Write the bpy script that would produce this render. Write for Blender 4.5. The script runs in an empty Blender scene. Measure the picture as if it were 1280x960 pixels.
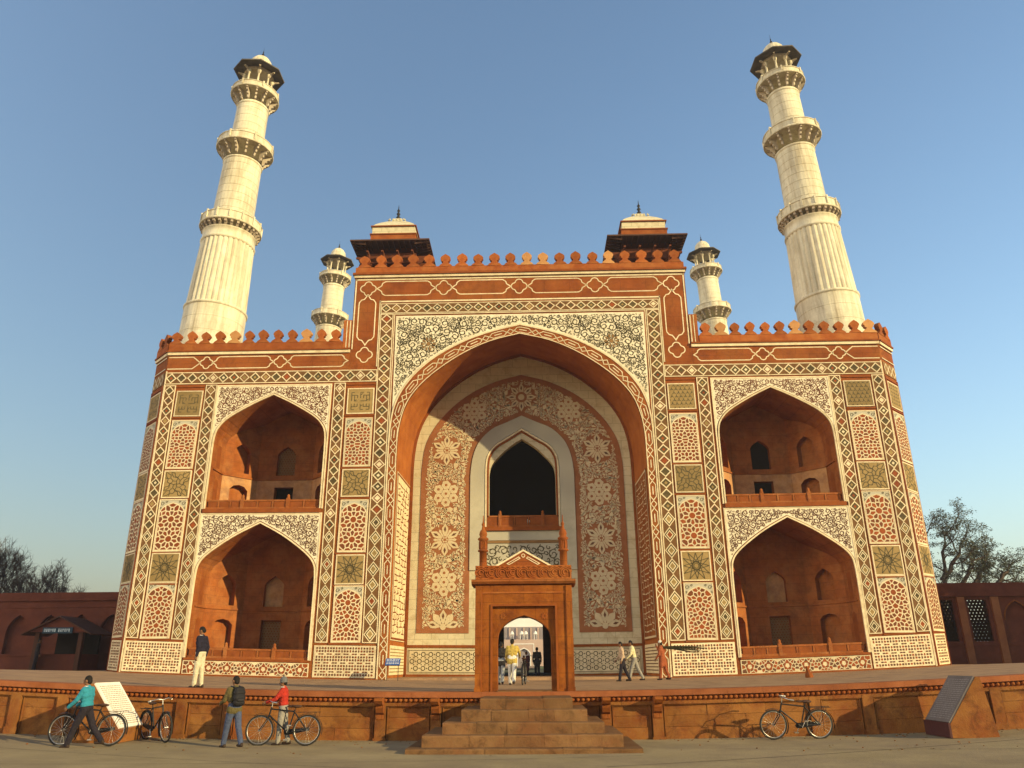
import bpy, math, random
from math import sin, cos, pi, radians, sqrt, atan2
from mathutils import Vector, Matrix
from mathutils.geometry import tessellate_polygon
random.seed(7)
S = bpy.context.scene
COL = S.collection

# ------------------------------------------------------------------ camera
cam_data = bpy.data.cameras.new("camera")
cam = bpy.data.objects.new("camera", cam_data); COL.objects.link(cam)
cam_data.sensor_width = 36.0
cam_data.lens = 36.0 * 960.0 / 1280.0
cam_data.clip_start = 0.1; cam_data.clip_end = 5000.0
PITCH, YAW, ROLL = radians(20.07), radians(-1.35), radians(-0.42)
_up = Matrix.Rotation(-YAW, 4, 'Z') @ Matrix.Rotation(PITCH + pi / 2, 4, 'X') @ Matrix.Rotation(ROLL, 4, 'Z')
cam.matrix_world = Matrix.Translation((0.5, -41.0, 0.82)) @ _up
S.camera = cam

# ------------------------------------------------------------------ light
SUN_EL, SUN_AZ = radians(17.0), radians(58.0)       # azimuth measured from the facade normal to the right
sun_dir = Vector((sin(SUN_AZ) * cos(SUN_EL), -cos(SUN_AZ) * cos(SUN_EL), sin(SUN_EL)))
world = bpy.data.worlds.new("World"); S.world = world; world.use_nodes = True
wn = world.node_tree.nodes; wl = world.node_tree.links
sky = wn.new('ShaderNodeTexSky'); sky.sky_type = 'NISHITA'; sky.sun_disc = False
sky.sun_elevation = SUN_EL; sky.sun_rotation = -atan2(sun_dir.x, sun_dir.y)
sky.air_density = 1.5; sky.dust_density = 2.3; sky.ozone_density = 3.4
bg = wn['Background']; bg.inputs['Strength'].default_value = 0.14
wl.new(sky.outputs[0], bg.inputs['Color'])
sl = bpy.data.lights.new("sun", 'SUN'); sl.energy = 5.0; sl.angle = radians(0.53); sl.color = (1.0, 0.80, 0.42)
sun = bpy.data.objects.new("sun", sl); COL.objects.link(sun)
sun.rotation_euler = sun_dir.to_track_quat('Z', 'Y').to_euler()
S.view_settings.view_transform = 'Standard'; S.view_settings.look = 'None'
S.view_settings.exposure = 0.64; S.view_settings.gamma = 1.0

# ------------------------------------------------------------------ site levels
DK = 0.0012
def dish(x): return DK * min(abs(x), 22.0) ** 2
def W(x, z): return dish(x) * max(0.0, min(1.0, 1.0 - z / 11.0))
def ground_z(x): return -1.2 + dish(x)
def tdish(x, y): return dish(x) * (1.0 + 0.5 * max(0.0, min(1.0, -y / 17.25)))   # the terrace lip rises a little more to the sides
def terr_z(x, y=0.0): return 0.08 + tdish(x, y)
TY = -17.25                                          # front of the terrace

# ------------------------------------------------------------------ materials
def _mat(name):
    m = bpy.data.materials.new(name); m.use_nodes = True
    nt = m.node_tree; b = nt.nodes['Principled BSDF']
    return m, nt, nt.nodes, nt.links, b
def stone(name, c1, c2, scale=1.2, rough=0.85, bump=0.25, stain=None, stain_amt=0.5, stain_scale=0.35, joint=None,
          grain=28.0, rnd=0.0, grime=None, streak=False, spec=0.12):
    m, nt, N, L, b = _mat(name)
    tc = N.new('ShaderNodeTexCoord'); vec = tc.outputs['Object']
    n1 = N.new('ShaderNodeTexNoise'); n1.inputs['Scale'].default_value = scale; n1.inputs['Detail'].default_value = 9; n1.inputs['Roughness'].default_value = 0.65
    L.new(vec, n1.inputs['Vector'])
    r = N.new('ShaderNodeValToRGB'); r.color_ramp.elements[0].position = 0.33; r.color_ramp.elements[1].position = 0.68
    r.color_ramp.elements[0].color = (*c1, 1); r.color_ramp.elements[1].color = (*c2, 1)
    L.new(n1.outputs['Fac'], r.inputs['Fac']); col = r.outputs['Color']
    if stain:
        mp = N.new('ShaderNodeMapping')
        if streak: mp.inputs['Scale'].default_value = (1.0, 1.0, 0.12)
        L.new(vec, mp.inputs['Vector'])
        n2 = N.new('ShaderNodeTexNoise'); n2.inputs['Scale'].default_value = stain_scale * (4 if streak else 1); n2.inputs['Detail'].default_value = 7; n2.inputs['Roughness'].default_value = 0.7
        L.new(mp.outputs['Vector'], n2.inputs['Vector'])
        r2 = N.new('ShaderNodeValToRGB'); r2.color_ramp.elements[0].position = 0.45; r2.color_ramp.elements[1].position = 0.7
        r2.color_ramp.elements[0].color = (0, 0, 0, 1); r2.color_ramp.elements[1].color = (stain_amt,) * 3 + (1,)
        L.new(n2.outputs['Fac'], r2.inputs['Fac'])
        mx = N.new('ShaderNodeMixRGB'); mx.inputs['Color2'].default_value = (*stain, 1)
        L.new(r2.outputs['Color'], mx.inputs['Fac']); L.new(col, mx.inputs['Color1']); col = mx.outputs['Color']
    hgt = None
    if joint:
        bw, bh, jc, ja = joint
        sp = N.new('ShaderNodeSeparateXYZ'); L.new(vec, sp.inputs[0])
        ad = N.new('ShaderNodeMath'); ad.operation = 'ADD'; L.new(sp.outputs['X'], ad.inputs[0]); L.new(sp.outputs['Y'], ad.inputs[1])
        cb = N.new('ShaderNodeCombineXYZ'); L.new(ad.outputs[0], cb.inputs['X']); L.new(sp.outputs['Z'], cb.inputs['Y'])
        br = N.new('ShaderNodeTexBrick'); br.inputs['Scale'].default_value = 1.0
        br.inputs['Brick Width'].default_value = bw; br.inputs['Row Height'].default_value = bh
        br.inputs['Mortar Size'].default_value = 0.012; br.inputs['Mortar Smooth'].default_value = 0.2
        br.inputs['Color1'].default_value = (1, 1, 1, 1); br.inputs['Color2'].default_value = (0.78, 0.78, 0.78, 1); br.inputs['Mortar'].default_value = (0.0, 0.0, 0.0, 1)
        L.new(cb.outputs[0], br.inputs['Vector'])
        mj = N.new('ShaderNodeMixRGB'); mj.blend_type = 'MULTIPLY'; mj.inputs['Fac'].default_value = ja
        L.new(col, mj.inputs['Color1']); L.new(br.outputs['Color'], mj.inputs['Color2']); col = mj.outputs['Color']
    if grime:
        gc, ga, gs = grime
        n4 = N.new('ShaderNodeTexNoise'); n4.inputs['Scale'].default_value = gs; n4.inputs['Detail'].default_value = 10; n4.inputs['Roughness'].default_value = 0.75; n4.inputs['Distortion'].default_value = 0.6
        L.new(vec, n4.inputs['Vector'])
        r4 = N.new('ShaderNodeValToRGB'); r4.color_ramp.elements[0].position = 0.50; r4.color_ramp.elements[1].position = 0.64
        r4.color_ramp.elements[0].color = (0, 0, 0, 1); r4.color_ramp.elements[1].color = (ga,) * 3 + (1,)
        L.new(n4.outputs['Fac'], r4.inputs['Fac'])
        mg = N.new('ShaderNodeMixRGB'); mg.inputs['Color2'].default_value = (*gc, 1)
        L.new(r4.outputs['Color'], mg.inputs['Fac']); L.new(col, mg.inputs['Color1']); col = mg.outputs['Color']
    if rnd:
        oi = N.new('ShaderNodeObjectInfo'); hs = N.new('ShaderNodeHueSaturation')
        mr = N.new('ShaderNodeMapRange'); mr.inputs['To Min'].default_value = 1 - rnd; mr.inputs['To Max'].default_value = 1 + rnd
        L.new(oi.outputs['Random'], mr.inputs['Value']); L.new(mr.outputs[0], hs.inputs['Value'])
        L.new(col, hs.inputs['Color']); col = hs.outputs['Color']
    L.new(col, b.inputs['Base Color'])
    n3 = N.new('ShaderNodeTexNoise'); n3.inputs['Scale'].default_value = grain; n3.inputs['Detail'].default_value = 6
    L.new(vec, n3.inputs['Vector'])
    ad2 = N.new('ShaderNodeMath'); ad2.operation = 'ADD'; L.new(n3.outputs['Fac'], ad2.inputs[0]); L.new(n1.outputs['Fac'], ad2.inputs[1])
    bp = N.new('ShaderNodeBump'); bp.inputs['Strength'].default_value = bump; bp.inputs['Distance'].default_value = 0.03
    L.new(ad2.outputs[0], bp.inputs['Height']); L.new(bp.outputs['Normal'], b.inputs['Normal'])
    b.inputs['Roughness'].default_value = rough; b.inputs['Specular IOR Level'].default_value = spec
    return m
def plain(name, c, rough=0.6, metal=0.0, var=0.12, scale=9.0, bump=0.1):
    c1 = tuple(max(0, v * (1 - var)) for v in c); c2 = tuple(min(1, v * (1 + var)) for v in c)
    m = stone(name, c1, c2, scale=scale, rough=rough, bump=bump, grain=60)
    m.node_tree.nodes['Principled BSDF'].inputs['Metallic'].default_value = metal
    return m
RED = stone("red_sandstone", (0.165, 0.041, 0.008), (0.26, 0.070, 0.014), scale=0.9, stain=(0.30, 0.120, 0.026), stain_amt=0.5, joint=(1.5, 0.62, 0, 0.35), grime=((0.10, 0.028, 0.008), .55, 1.1))
REDW = stone("red_sandstone_weathered", (0.21, 0.052, 0.010), (0.31, 0.085, 0.018), scale=1.6, stain=(0.33, 0.15, 0.04), stain_amt=0.5, stain_scale=0.8, rnd=0.2)
NICHE = stone("niche_sandstone", (0.20, 0.054, 0.011), (0.31, 0.097, 0.022), scale=1.3, stain=(0.36, 0.17, 0.06), stain_amt=0.5, stain_scale=0.9, joint=(1.1, 0.45, 0, 0.28), bump=.4, grime=((0.13, 0.045, 0.015), .55, 1.7))
PLASTER = stone("worn_plaster", (0.36, 0.17, 0.06), (0.46, 0.26, 0.12), scale=2.4, stain=(0.2, 0.1, 0.06), stain_amt=0.9, stain_scale=1.4)
BROWN = stone("brown_sandstone_trim", (0.16, 0.042, 0.008), (0.24, 0.066, 0.013), scale=2.2)
MARB = stone("cream_marble", (0.50, 0.44, 0.28), (0.64, 0.57, 0.38), scale=0.7, rough=0.55, bump=0.12, stain=(0.34, 0.27, 0.17), stain_amt=0.5, joint=(0.95, 0.55, 0, 0.45), grime=((0.30, 0.22, 0.11), .5, 1.6))
MARBM = stone("minaret_marble", (0.54, 0.49, 0.345), (0.70, 0.64, 0.47), scale=0.6, rough=0.5, bump=0.15, stain=(0.30, 0.235, 0.14), stain_amt=0.8, stain_scale=0.55, streak=True, joint=(.8, .62, 0, .12), grime=((0.40, 0.33, 0.21), .5, 1.5))
MARBG = stone("greyed_marble", (0.37, 0.34, 0.25), (0.49, 0.45, 0.33), scale=1.4, rough=0.7, stain=(0.2, 0.19, 0.17), stain_amt=0.6)
INL = stone("white_inlay", (0.52, 0.43, 0.265), (0.67, 0.565, 0.365), scale=2.5, rough=0.5, bump=0.12, rnd=0.12, grime=((0.33, 0.22, 0.11), .5, 2.3))
GREEN = stone("dark_green_inlay", (0.055, 0.044, 0.020), (0.095, 0.075, 0.034), scale=4.0, rough=0.6)
DKBR = stone("dark_brown_inlay", (0.085, 0.035, 0.018), (0.14, 0.06, 0.028), scale=4.0, rough=0.7)
RUST = stone("rust_inlay", (0.175, 0.038, 0.008), (0.24, 0.058, 0.013), scale=3.0, rough=0.7, rnd=0.22)
RUSTF = stone("muted_rust_ground", (0.23, 0.085, 0.032), (0.31, 0.125, 0.052), scale=1.5, stain=(0.16, 0.065, 0.028), stain_amt=.5)
DKRED = stone("dark_red_inlay", (0.115, 0.032, 0.012), (0.16, 0.046, 0.016), scale=3.0, rough=0.7)
DGRN = stone("olive_brown_inlay", (0.050, 0.036, 0.014), (0.095, 0.068, 0.027), scale=3.0, rough=0.7, rnd=.25)
SPW = stone("spandrel_marble", (0.58, 0.515, 0.36), (0.70, 0.625, 0.45), scale=1.4, rough=0.5, bump=0.1, grime=((0.40, 0.31, 0.18), .5, 1.2))
RUSTD = stone("deep_rust_inlay", (0.115, 0.034, 0.011), (0.16, 0.050, 0.017), scale=3.0, rough=0.7)
INL2 = stone("aged_white_inlay", (0.45, 0.37, 0.225), (0.59, 0.49, 0.31), scale=2.2, rough=0.55, stain=(0.40, 0.28, 0.16), stain_amt=.5, stain_scale=.6)
OCHRE = stone("ochre_stone", (0.205, 0.138, 0.050), (0.285, 0.195, 0.078), scale=2.0, rough=0.75, rnd=0.22)
BAND = stone("band_ground", (0.105, 0.050, 0.017), (0.16, 0.080, 0.029), scale=3.0, rough=.8)
OLIVE = stone("olive_band_stone", (0.17, 0.095, 0.035), (0.25, 0.14, 0.055), scale=2.0, rough=0.75)
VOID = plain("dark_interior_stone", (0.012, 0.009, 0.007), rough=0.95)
FLOOR = stone("terrace_paving", (0.25, 0.150, 0.078), (0.35, 0.220, 0.120), scale=1.3, stain=(0.2, 0.12, 0.08), stain_amt=0.6, stain_scale=0.6, grime=((0.13, 0.08, 0.045), .5, 1.2))
WALLP = stone("terrace_wall_stone", (0.17, 0.062, 0.014), (0.27, 0.118, 0.030), scale=1.3, stain=(0.15, 0.032, 0.008), stain_amt=0.9, stain_scale=0.9, rnd=0.10, bump=0.4, grime=((0.085, 0.03, 0.010), .75, 1.9))
STEP = stone("step_stone", (0.125, 0.062, 0.024), (0.19, 0.100, 0.041), scale=2.0, stain=(0.15, 0.050, 0.018), stain_amt=0.6, stain_scale=1.3, rnd=0.14, bump=0.4, grime=((0.05, 0.028, 0.012), .6, 2.6))
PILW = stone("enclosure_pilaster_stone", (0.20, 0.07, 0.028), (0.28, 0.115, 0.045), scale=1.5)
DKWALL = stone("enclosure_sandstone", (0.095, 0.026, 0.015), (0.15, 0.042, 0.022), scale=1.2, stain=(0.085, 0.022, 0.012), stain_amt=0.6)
METAL = plain("dark_iron", (0.03, 0.028, 0.026), rough=0.5, metal=0.5)

# ------------------------------------------------------------------ mesh builder
class MB:
    def __init__(s): s.v = []; s.f = []; s.m = []; s.sm = []
    def face(s, pts, mi=0, smooth=False):
        i = len(s.v); s.v.extend([tuple(p) for p in pts]); s.f.append(tuple(range(i, i + len(pts)))); s.m.append(mi); s.sm.append(smooth)
    def idx(s, pts, faces, mi=0, smooth=False):
        i = len(s.v); s.v.extend([tuple(p) for p in pts])
        for f in faces: s.f.append(tuple(i + k for k in f)); s.m.append(mi); s.sm.append(smooth)
    def box(s, x0, x1, y0, y1, z0, z1, mi=0, T=None):
        p = [(x, y, z) for z in (z0, z1) for y in (y0, y1) for x in (x0, x1)]
        if T: p = [T @ Vector(q) for q in p]
        s.idx(p, [(0, 2, 3, 1), (4, 5, 7, 6), (0, 1, 5, 4), (2, 6, 7, 3), (0, 4, 6, 2), (1, 3, 7, 5)], mi)
    def prism(s, poly, fr, w0, w1, holes=(), mi=0, sides=True, back=False, hole_sides=True, smi=None):
        """poly in (u,v); front face at w1, side walls back to w0; fr(u,v,w)->xyz"""
        smi = mi if smi is None else smi
        loops = [list(poly)] + [list(h) for h in holes]
        flat = [q for lp in loops for q in lp]
        if len(loops) == 1 and len(poly) <= 4: tris = [tuple(range(len(poly)))]
        else: tris = tessellate_polygon([[Vector((q[0], q[1], 0)) for q in lp] for lp in loops])
        s.idx([fr(q[0], q[1], w1) for q in flat], tris, mi)
        if back: s.idx([fr(q[0], q[1], w0) for q in flat], tris, mi)
        if sides:
            for k, lp in enumerate(loops):
                if k and not hole_sides: continue
                n = len(lp)
                for i in range(n):
                    a, b2 = lp[i], lp[(i + 1) % n]
                    s.face([fr(a[0], a[1], w0), fr(b2[0], b2[1], w0), fr(b2[0], b2[1], w1), fr(a[0], a[1], w1)], smi)
    def ribbon(s, path, width, fr, w, closed=False, mi=0, w0=None, taper=None):
        n = len(path); L = []; R = []
        for i in range(n):
            p = Vector(path[i])
            if closed: a, c = Vector(path[i - 1]), Vector(path[(i + 1) % n])
            else: a, c = Vector(path[max(0, i - 1)]), Vector(path[min(n - 1, i + 1)])
            d1 = p - a; d2 = c - p
            if d1.length < 1e-9: d1 = d2
            if d2.length < 1e-9: d2 = d1
            d1 = d1.normalized(); d2 = d2.normalized()
            t = (d1 + d2)
            t = t.normalized() if t.length > 1e-6 else d1
            nn = Vector((-t.y, t.x)); ca = max(0.45, nn.dot(Vector((-d1.y, d1.x))))
            h = width / 2 / ca * (taper(i / max(1, n - 1)) if taper else 1)
            L.append(p + nn * h); R.append(p - nn * h)
        pts = [fr(q.x, q.y, w) for q in L] + [fr(q.x, q.y, w) for q in R]
        m = n if closed else n - 1
        fs = [(i, n + i, n + (i + 1) % n, (i + 1) % n) for i in range(m)]
        s.idx(pts, fs, mi)
        if w0 is not None:
            for side in (L, R):
                q0 = [fr(q.x, q.y, w) for q in side] + [fr(q.x, q.y, w0) for q in side]
                s.idx(q0, [(i, (i + 1) % n, n + (i + 1) % n, n + i) for i in range(m)], mi)
    def lathe(s, prof, segs=24, c=(0, 0, 0), mi=0, smooth=True, cap=True, ph=0.0, sx=1.0, sy=1.0):
        n = len(prof); pts = []
        for r, z in prof:
            for k in range(segs):
                a = 2 * pi * k / segs + ph
                pts.append((c[0] + r * cos(a) * sx, c[1] + r * sin(a) * sy, c[2] + z))
        fs = [(i * segs + k, i * segs + (k + 1) % segs, (i + 1) * segs + (k + 1) % segs, (i + 1) * segs + k) for i in range(n - 1) for k in range(segs)]
        s.idx(pts, fs, mi, smooth)
        if cap:
            s.face([pts[k] for k in range(segs)][::-1], mi); s.face([pts[(n - 1) * segs + k] for k in range(segs)], mi)
    def tube(s, pts, rad, segs=8, mi=0, closed=False, smooth=True):
        P = [Vector(p) for p in pts]; n = len(P)
        rr = rad if isinstance(rad, (list, tuple)) else [rad] * n
        ring = []; prev = None
        for i in range(n):
            a = P[i - 1] if (closed or i > 0) else P[i]; c = P[(i + 1) % n] if (closed or i < n - 1) else P[i]
            t = (c - a); t = t.normalized() if t.length > 1e-9 else Vector((0, 0, 1))
            if prev is None:
                u = t.orthogonal().normalized()
            else:
                u = prev - t * prev.dot(t); u = u.normalized() if u.length > 1e-6 else t.orthogonal().normalized()
            prev = u; v = t.cross(u)
            ring.append([P[i] + (u * cos(2 * pi * k / segs) + v * sin(2 * pi * k / segs)) * rr[i] for k in range(segs)])
        allp = [q for r in ring for q in r]; m = n if closed else n - 1
        fs = [(i * segs + k, i * segs + (k + 1) % segs, ((i + 1) % n) * segs + (k + 1) % segs, ((i + 1) % n) * segs + k) for i in range(m) for k in range(segs)]
        s.idx(allp, fs, mi, smooth)
        if not closed and segs > 2:
            s.face(ring[0][::-1], mi); s.face(ring[-1], mi)
    def ball(s, c, r, segs=12, rings=8, mi=0, R=None):
        rx, ry, rz = r if isinstance(r, (list, tuple)) else (r, r, r)
        pts = []; fs = []
        for i in range(rings + 1):
            th = pi * i / rings
            for k in range(segs):
                a = 2 * pi * k / segs; q = Vector((rx * sin(th) * cos(a), ry * sin(th) * sin(a), rz * cos(th)))
                if R: q = R @ q
                pts.append(Vector(c) + q)
        for i in range(rings):
            for k in range(segs):
                q = (i * segs + k, (i + 1) * segs + k, (i + 1) * segs + (k + 1) % segs, i * segs + (k + 1) % segs)
                fs.append(q)
        s.idx(pts, fs, mi, True)
    def mesh(s, name, mats, warp=False):
        me = bpy.data.meshes.new(name)
        v = [(x, y, z + W(x, z)) for x, y, z in s.v] if warp else s.v
        me.from_pydata([tuple(p) for p in v], [], s.f)
        for m in (mats if isinstance(mats, (list, tuple)) else [mats]): me.materials.append(m)
        me.polygons.foreach_set('material_index', s.m); me.polygons.foreach_set('use_smooth', s.sm)
        me.validate(); me.update(); return me
    def build(s, name, mats, parent=None, warp=False, loc=(0, 0, 0), rot=(0, 0, 0), **props):
        o = bpy.data.objects.new(name, s.mesh(name, mats, warp)); COL.objects.link(o)
        o.location = loc; o.rotation_euler = rot
        if parent: o.parent = parent
        for k, val in props.items(): o[k] = val
        return o
def put(name, me, parent=None, loc=(0, 0, 0), rot=(0, 0, 0), scale=None, **props):
    o = bpy.data.objects.new(name, me); COL.objects.link(o); o.location = loc; o.rotation_euler = rot
    if scale: o.scale = scale
    if parent: o.parent = parent
    for k, val in props.items(): o[k] = val
    return o
def thing(name, label, cat, loc=(0, 0, 0), rz=0.0, group=None, rot=None):
    o = bpy.data.objects.new(name, None); COL.objects.link(o); o.empty_display_size = 0.2
    o.location = loc; o.rotation_euler = rot if rot else (0, 0, rz); o['label'] = label; o['category'] = cat
    if group: o['group'] = group
    return o
def copy_tree(o, loc, rot=None, label=None, parent=None):
    c = o.copy(); COL.objects.link(c)
    if parent is None:
        c.location = loc
        if rot is not None: c.rotation_euler = rot
        if label: c['label'] = label
    else: c.parent = parent
    for ch in list(o.children): copy_tree(ch, None, parent=c)
    return c
# frames
def FRONT(u, v, w): return (u, -w, v)
def backframe(Y): return lambda u, v, w: (u, Y - w, v)
def rect(x0, x1, z0, z1): return [(x0, z0), (x1, z0), (x1, z1), (x0, z1)]
def spline(pts, k=6):
    out = []; n = len(pts)
    for i in range(n - 1):
        p0 = pts[max(0, i - 1)]; p1 = pts[i]; p2 = pts[i + 1]; p3 = pts[min(n - 1, i + 2)]
        for j in range(k):
            t = j / k
            out.append(tuple(0.5 * (2 * p1[a] + (p2[a] - p0[a]) * t + (2 * p0[a] - 5 * p1[a] + 4 * p2[a] - p3[a]) * t * t + (3 * p1[a] - p0[a] - 3 * p2[a] + p3[a]) * t ** 3) for a in (0, 1)))
    out.append(tuple(pts[-1])); return out
def resample(p, n):
    d = [0.0]
    for i in range(1, len(p)): d.append(d[-1] + sqrt((p[i][0] - p[i - 1][0]) ** 2 + (p[i][1] - p[i - 1][1]) ** 2))
    out = []; j = 0
    for k in range(n):
        t = d[-1] * k / (n - 1)
        while j < len(d) - 2 and d[j + 1] < t: j += 1
        f = (t - d[j]) / max(1e-9, d[j + 1] - d[j]); out.append((p[j][0] + (p[j + 1][0] - p[j][0]) * f, p[j][1] + (p[j + 1][1] - p[j][1]) * f))
    return out
def half_to_full(h, zbot):
    """h: half profile apex->spring (x>0). returns left-bottom ... apex ... right-bottom"""
    R = list(h) + [(h[-1][0], zbot)]
    return [(-x, z) for x, z in R[::-1]] + R[1:]
def inset_half(h, d):
    """offset a half arch profile outwards by d (negative = inwards)"""
    out = []
    for i, p in enumerate(h):
        a = h[max(0, i - 1)]; c = h[min(len(h) - 1, i + 1)]
        if i == 0: a = (-h[1][0], h[1][1])
        t = Vector((c[0] - a[0], c[1] - a[1])).normalized(); n = Vector((-t.y, t.x))
        if n.y < 0 and n.x < 0: n = -n
        if i == 0:
            t1 = Vector((h[1][0] - h[0][0], h[1][1] - h[0][1])).normalized(); k = 1 / max(.5, abs(t1.x)); out.append((0.0, p[1] + d * k)); continue
        out.append((max(0.0, p[0] + n.x * d), p[1] + n.y * d))
    return out
def inpoly(x, y, poly):
    c = False; n = len(poly); j = n - 1
    for i in range(n):
        xi, yi = poly[i]; xj, yj = poly[j]
        if (yi > y) != (yj > y) and x < (xj - xi) * (y - yi) / (yj - yi) + xi: c = not c
        j = i
    return c
def dist_poly(x, y, poly):
    best = 1e9; n = len(poly)
    for i in range(n):
        ax, ay = poly[i]; bx, by = poly[(i + 1) % n]; dx, dy = bx - ax, by - ay
        t = max(0, min(1, ((x - ax) * dx + (y - ay) * dy) / max(1e-12, dx * dx + dy * dy)))
        best = min(best, (x - ax - t * dx) ** 2 + (y - ay - t * dy) ** 2)
    return sqrt(best)

# ------------------------------------------------------------------ pattern helpers
def voronoi(points, clip, inset):
    cells = []
    for i, p in enumerate(points):
        poly = [Vector(q) for q in clip]; P = Vector(p)
        for j, q in enumerate(points):
            if i == j: continue
            Q = Vector(q); d = Q - P
            if d.length > 1.6: continue
            n = d.normalized(); mid = (P + Q) / 2 - n * inset
            out = []
            for k in range(len(poly)):
                a, b2 = poly[k], poly[(k + 1) % len(poly)]
                da, db = (a - mid).dot(n), (b2 - mid).dot(n)
                if da <= 0: out.append(a)
                if (da < 0) != (db < 0) and abs(da - db) > 1e-12: out.append(a + (b2 - a) * (da / (da - db)))
            poly = out
            if len(poly) < 3: break
        if len(poly) >= 3: cells.append((i, [(q.x, q.y) for q in poly]))
    return cells
def star_points(centres, clip, step, hexoff=0.0):
    """rosette centres (x,y,r,n) with rings round them, the rest filled with a hexagonal lattice"""
    pts = []; big = set()
    for (x, y, r, n) in centres: big.add(len(pts)); pts.append((x, y))
    for (x, y, r, n) in centres:
        for ring, rr in ((0, r), (1, r + step * 0.92)):
            for k in range(n):
                a = 2 * pi * (k + 0.5 * ring) / n + pi / 2; q = (x + rr * cos(a), y + rr * sin(a))
                if inpoly(q[0], q[1], clip) and all((q[0] - p[0]) ** 2 + (q[1] - p[1]) ** 2 > (0.72 * step) ** 2 for p in pts): pts.append(q)
    xs = [p[0] for p in clip]; ys = [p[1] for p in clip]
    row = 0; y = min(ys) + step * 0.3
    while y < max(ys):
        nx = int((max(xs) - min(xs)) / step) + 2
        for k in range(0, nx + 1):
            x = k * step + (step / 2 if row % 2 else 0)
            if inpoly(x, y, clip) and all((x - p[0]) ** 2 + (y - p[1]) ** 2 > (0.80 * step) ** 2 for p in pts):
                pts.append((x, y))
                if x > .01: pts.append((-x, y))
        y += step * 0.866; row += 1
    return pts, big
def curls(mb, region, n, rmin, rmax, fr, w, width, seed, mi=0, mirror_from=None, leaves=True):
    rnd = random.Random(seed); xs = [p[0] for p in region]; ys = [p[1] for p in region]; placed = []
    tries = 0
    while len(placed) < n and tries < n * 40:
        tries += 1
        x = rnd.uniform(min(xs), max(xs)); y = rnd.uniform(min(ys), max(ys))
        if not inpoly(x, y, region): continue
        d = dist_poly(x, y, region); r = min(rmax, d * 0.97)
        for (px, py, pr) in placed:
            r = min(r, (sqrt((x - px) ** 2 + (y - py) ** 2) - pr * .92) * 1.06)
            if r < rmin: break
        if r < rmin: continue
        placed.append((x, y, r))
    for (x, y, r) in placed:
        a0 = rnd.uniform(0, 2 * pi); h = rnd.choice((-1, 1)); turns = 1.25 if r > 1.6 * rmin else 0.85
        k = max(9, int(20 * turns)); path = []
        for i in range(k + 1):
            t = i / k; rr = r * (0.95 - 0.72 * t); a = a0 + h * 2 * pi * turns * t; path.append((x + rr * cos(a), y + rr * sin(a)))
        tail = []
        if leaves and r > 1.5 * rmin:
            tx, ty = -h * sin(a0), h * cos(a0); bx_, by_ = path[0]
            for q in range(5, 0, -1):
                t = q / 5; px_ = bx_ - tx * r * 1.0 * t + cos(a0) * r * .55 * t * t; py_ = by_ - ty * r * 1.0 * t + sin(a0) * r * .55 * t * t
                if inpoly(px_, py_, region): tail.append((px_, py_))
        path = tail + path
        wd = min(width, r * 0.40)
        mb.ribbon(path, wd, fr, w, mi=mi, taper=lambda t: 0.75 + 0.6 * sin(pi * t))
        if leaves and r > 1.5 * rmin:
            for q in range(5):
                a = a0 + q * 1.3 + 0.6; ro = .60 if q % 2 else .95; c0 = Vector((x + r * ro * cos(a), y + r * ro * sin(a))); dd = Vector((cos(a + h * .9), sin(a + h * .9))) * r * .34; nn = Vector((-dd.y, dd.x)) * .42
                mb.face([fr(*(c0 - dd), w), fr(*(c0 + nn), w), fr(*(c0 + dd), w), fr(*(c0 - nn), w)], mi)
    return placed
def mirror_face(fr): return lambda u, v, w: fr(-u, v, w)

# ================================================================== SETTING: plaza, terrace, garden
def sheet(name, x0, x1, nx, ys, zf, mat, **props):
    mb = MB(); xs = [x0 + (x1 - x0) * i / nx for i in range(nx + 1)]
    pts = [(x, y, zf(x)) for y in ys for x in xs]; n = nx + 1
    mb.idx(pts, [(j * n + i, j * n + i + 1, (j + 1) * n + i + 1, (j + 1) * n + i) for j in range(len(ys) - 1) for i in range(nx)], 0, True)
    return mb.build(name, mat, **props)
def plaza_mat():
    m = stone("plaza_concrete", (0.205, 0.155, 0.083), (0.285, 0.220, 0.120), scale=0.5, rough=0.95, bump=0.35, stain=(0.16, 0.115, 0.08), stain_amt=0.7, stain_scale=0.35, grain=14)
    return m
PLAZA = plaza_mat()
sheet('plaza', -240, 240, 240, [-680, -60, -45, -30, -24, -20, TY + 1], ground_z, PLAZA, kind='structure')
for nm_, xa_, xb_ in (('plaza', -2590, -240), ('plaza', 240, 2590)): sheet(nm_, xa_, xb_, 4, [-680, TY + 1], ground_z, PLAZA, kind='structure')
# expansion joints cut across the plaza
mb = MB()
def gline(p, q, wd):
    k = 14; path = [(p[0] + (q[0] - p[0]) * i / k, p[1] + (q[1] - p[1]) * i / k) for i in range(k + 1)]
    mb.ribbon(path, wd, lambda u, v, w: (u, v, ground_z(u) + 0.005), 0)
gline((2.0, -23.2), (17.0, -18.3), 0.03); gline((5.2, -20.0), (16, -22.8), 0.022); gline((-16, -19.6), (-1.5, -23.8), 0.02); gline((-14, -24), (3, -21.2), 0.02)

mb.build('paving_joint', plain("joint_dirt", (0.06, 0.045, 0.035), rough=1), kind='structure')
GRASS = stone("dry_garden_lawn", (0.09, 0.10, 0.03), (0.15, 0.15, 0.06), scale=0.2, rough=1)
sheet('garden_ground', -2590, 2590, 200, [40.5, 90, 400, 2590], lambda x: 0.35, GRASS, kind='structure')
pm = MB(); pm.box(-4.5, 1.0, 36.2, 160, 0.4, 0.44); pm.build('garden_path', FLOOR, kind='structure')

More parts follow.
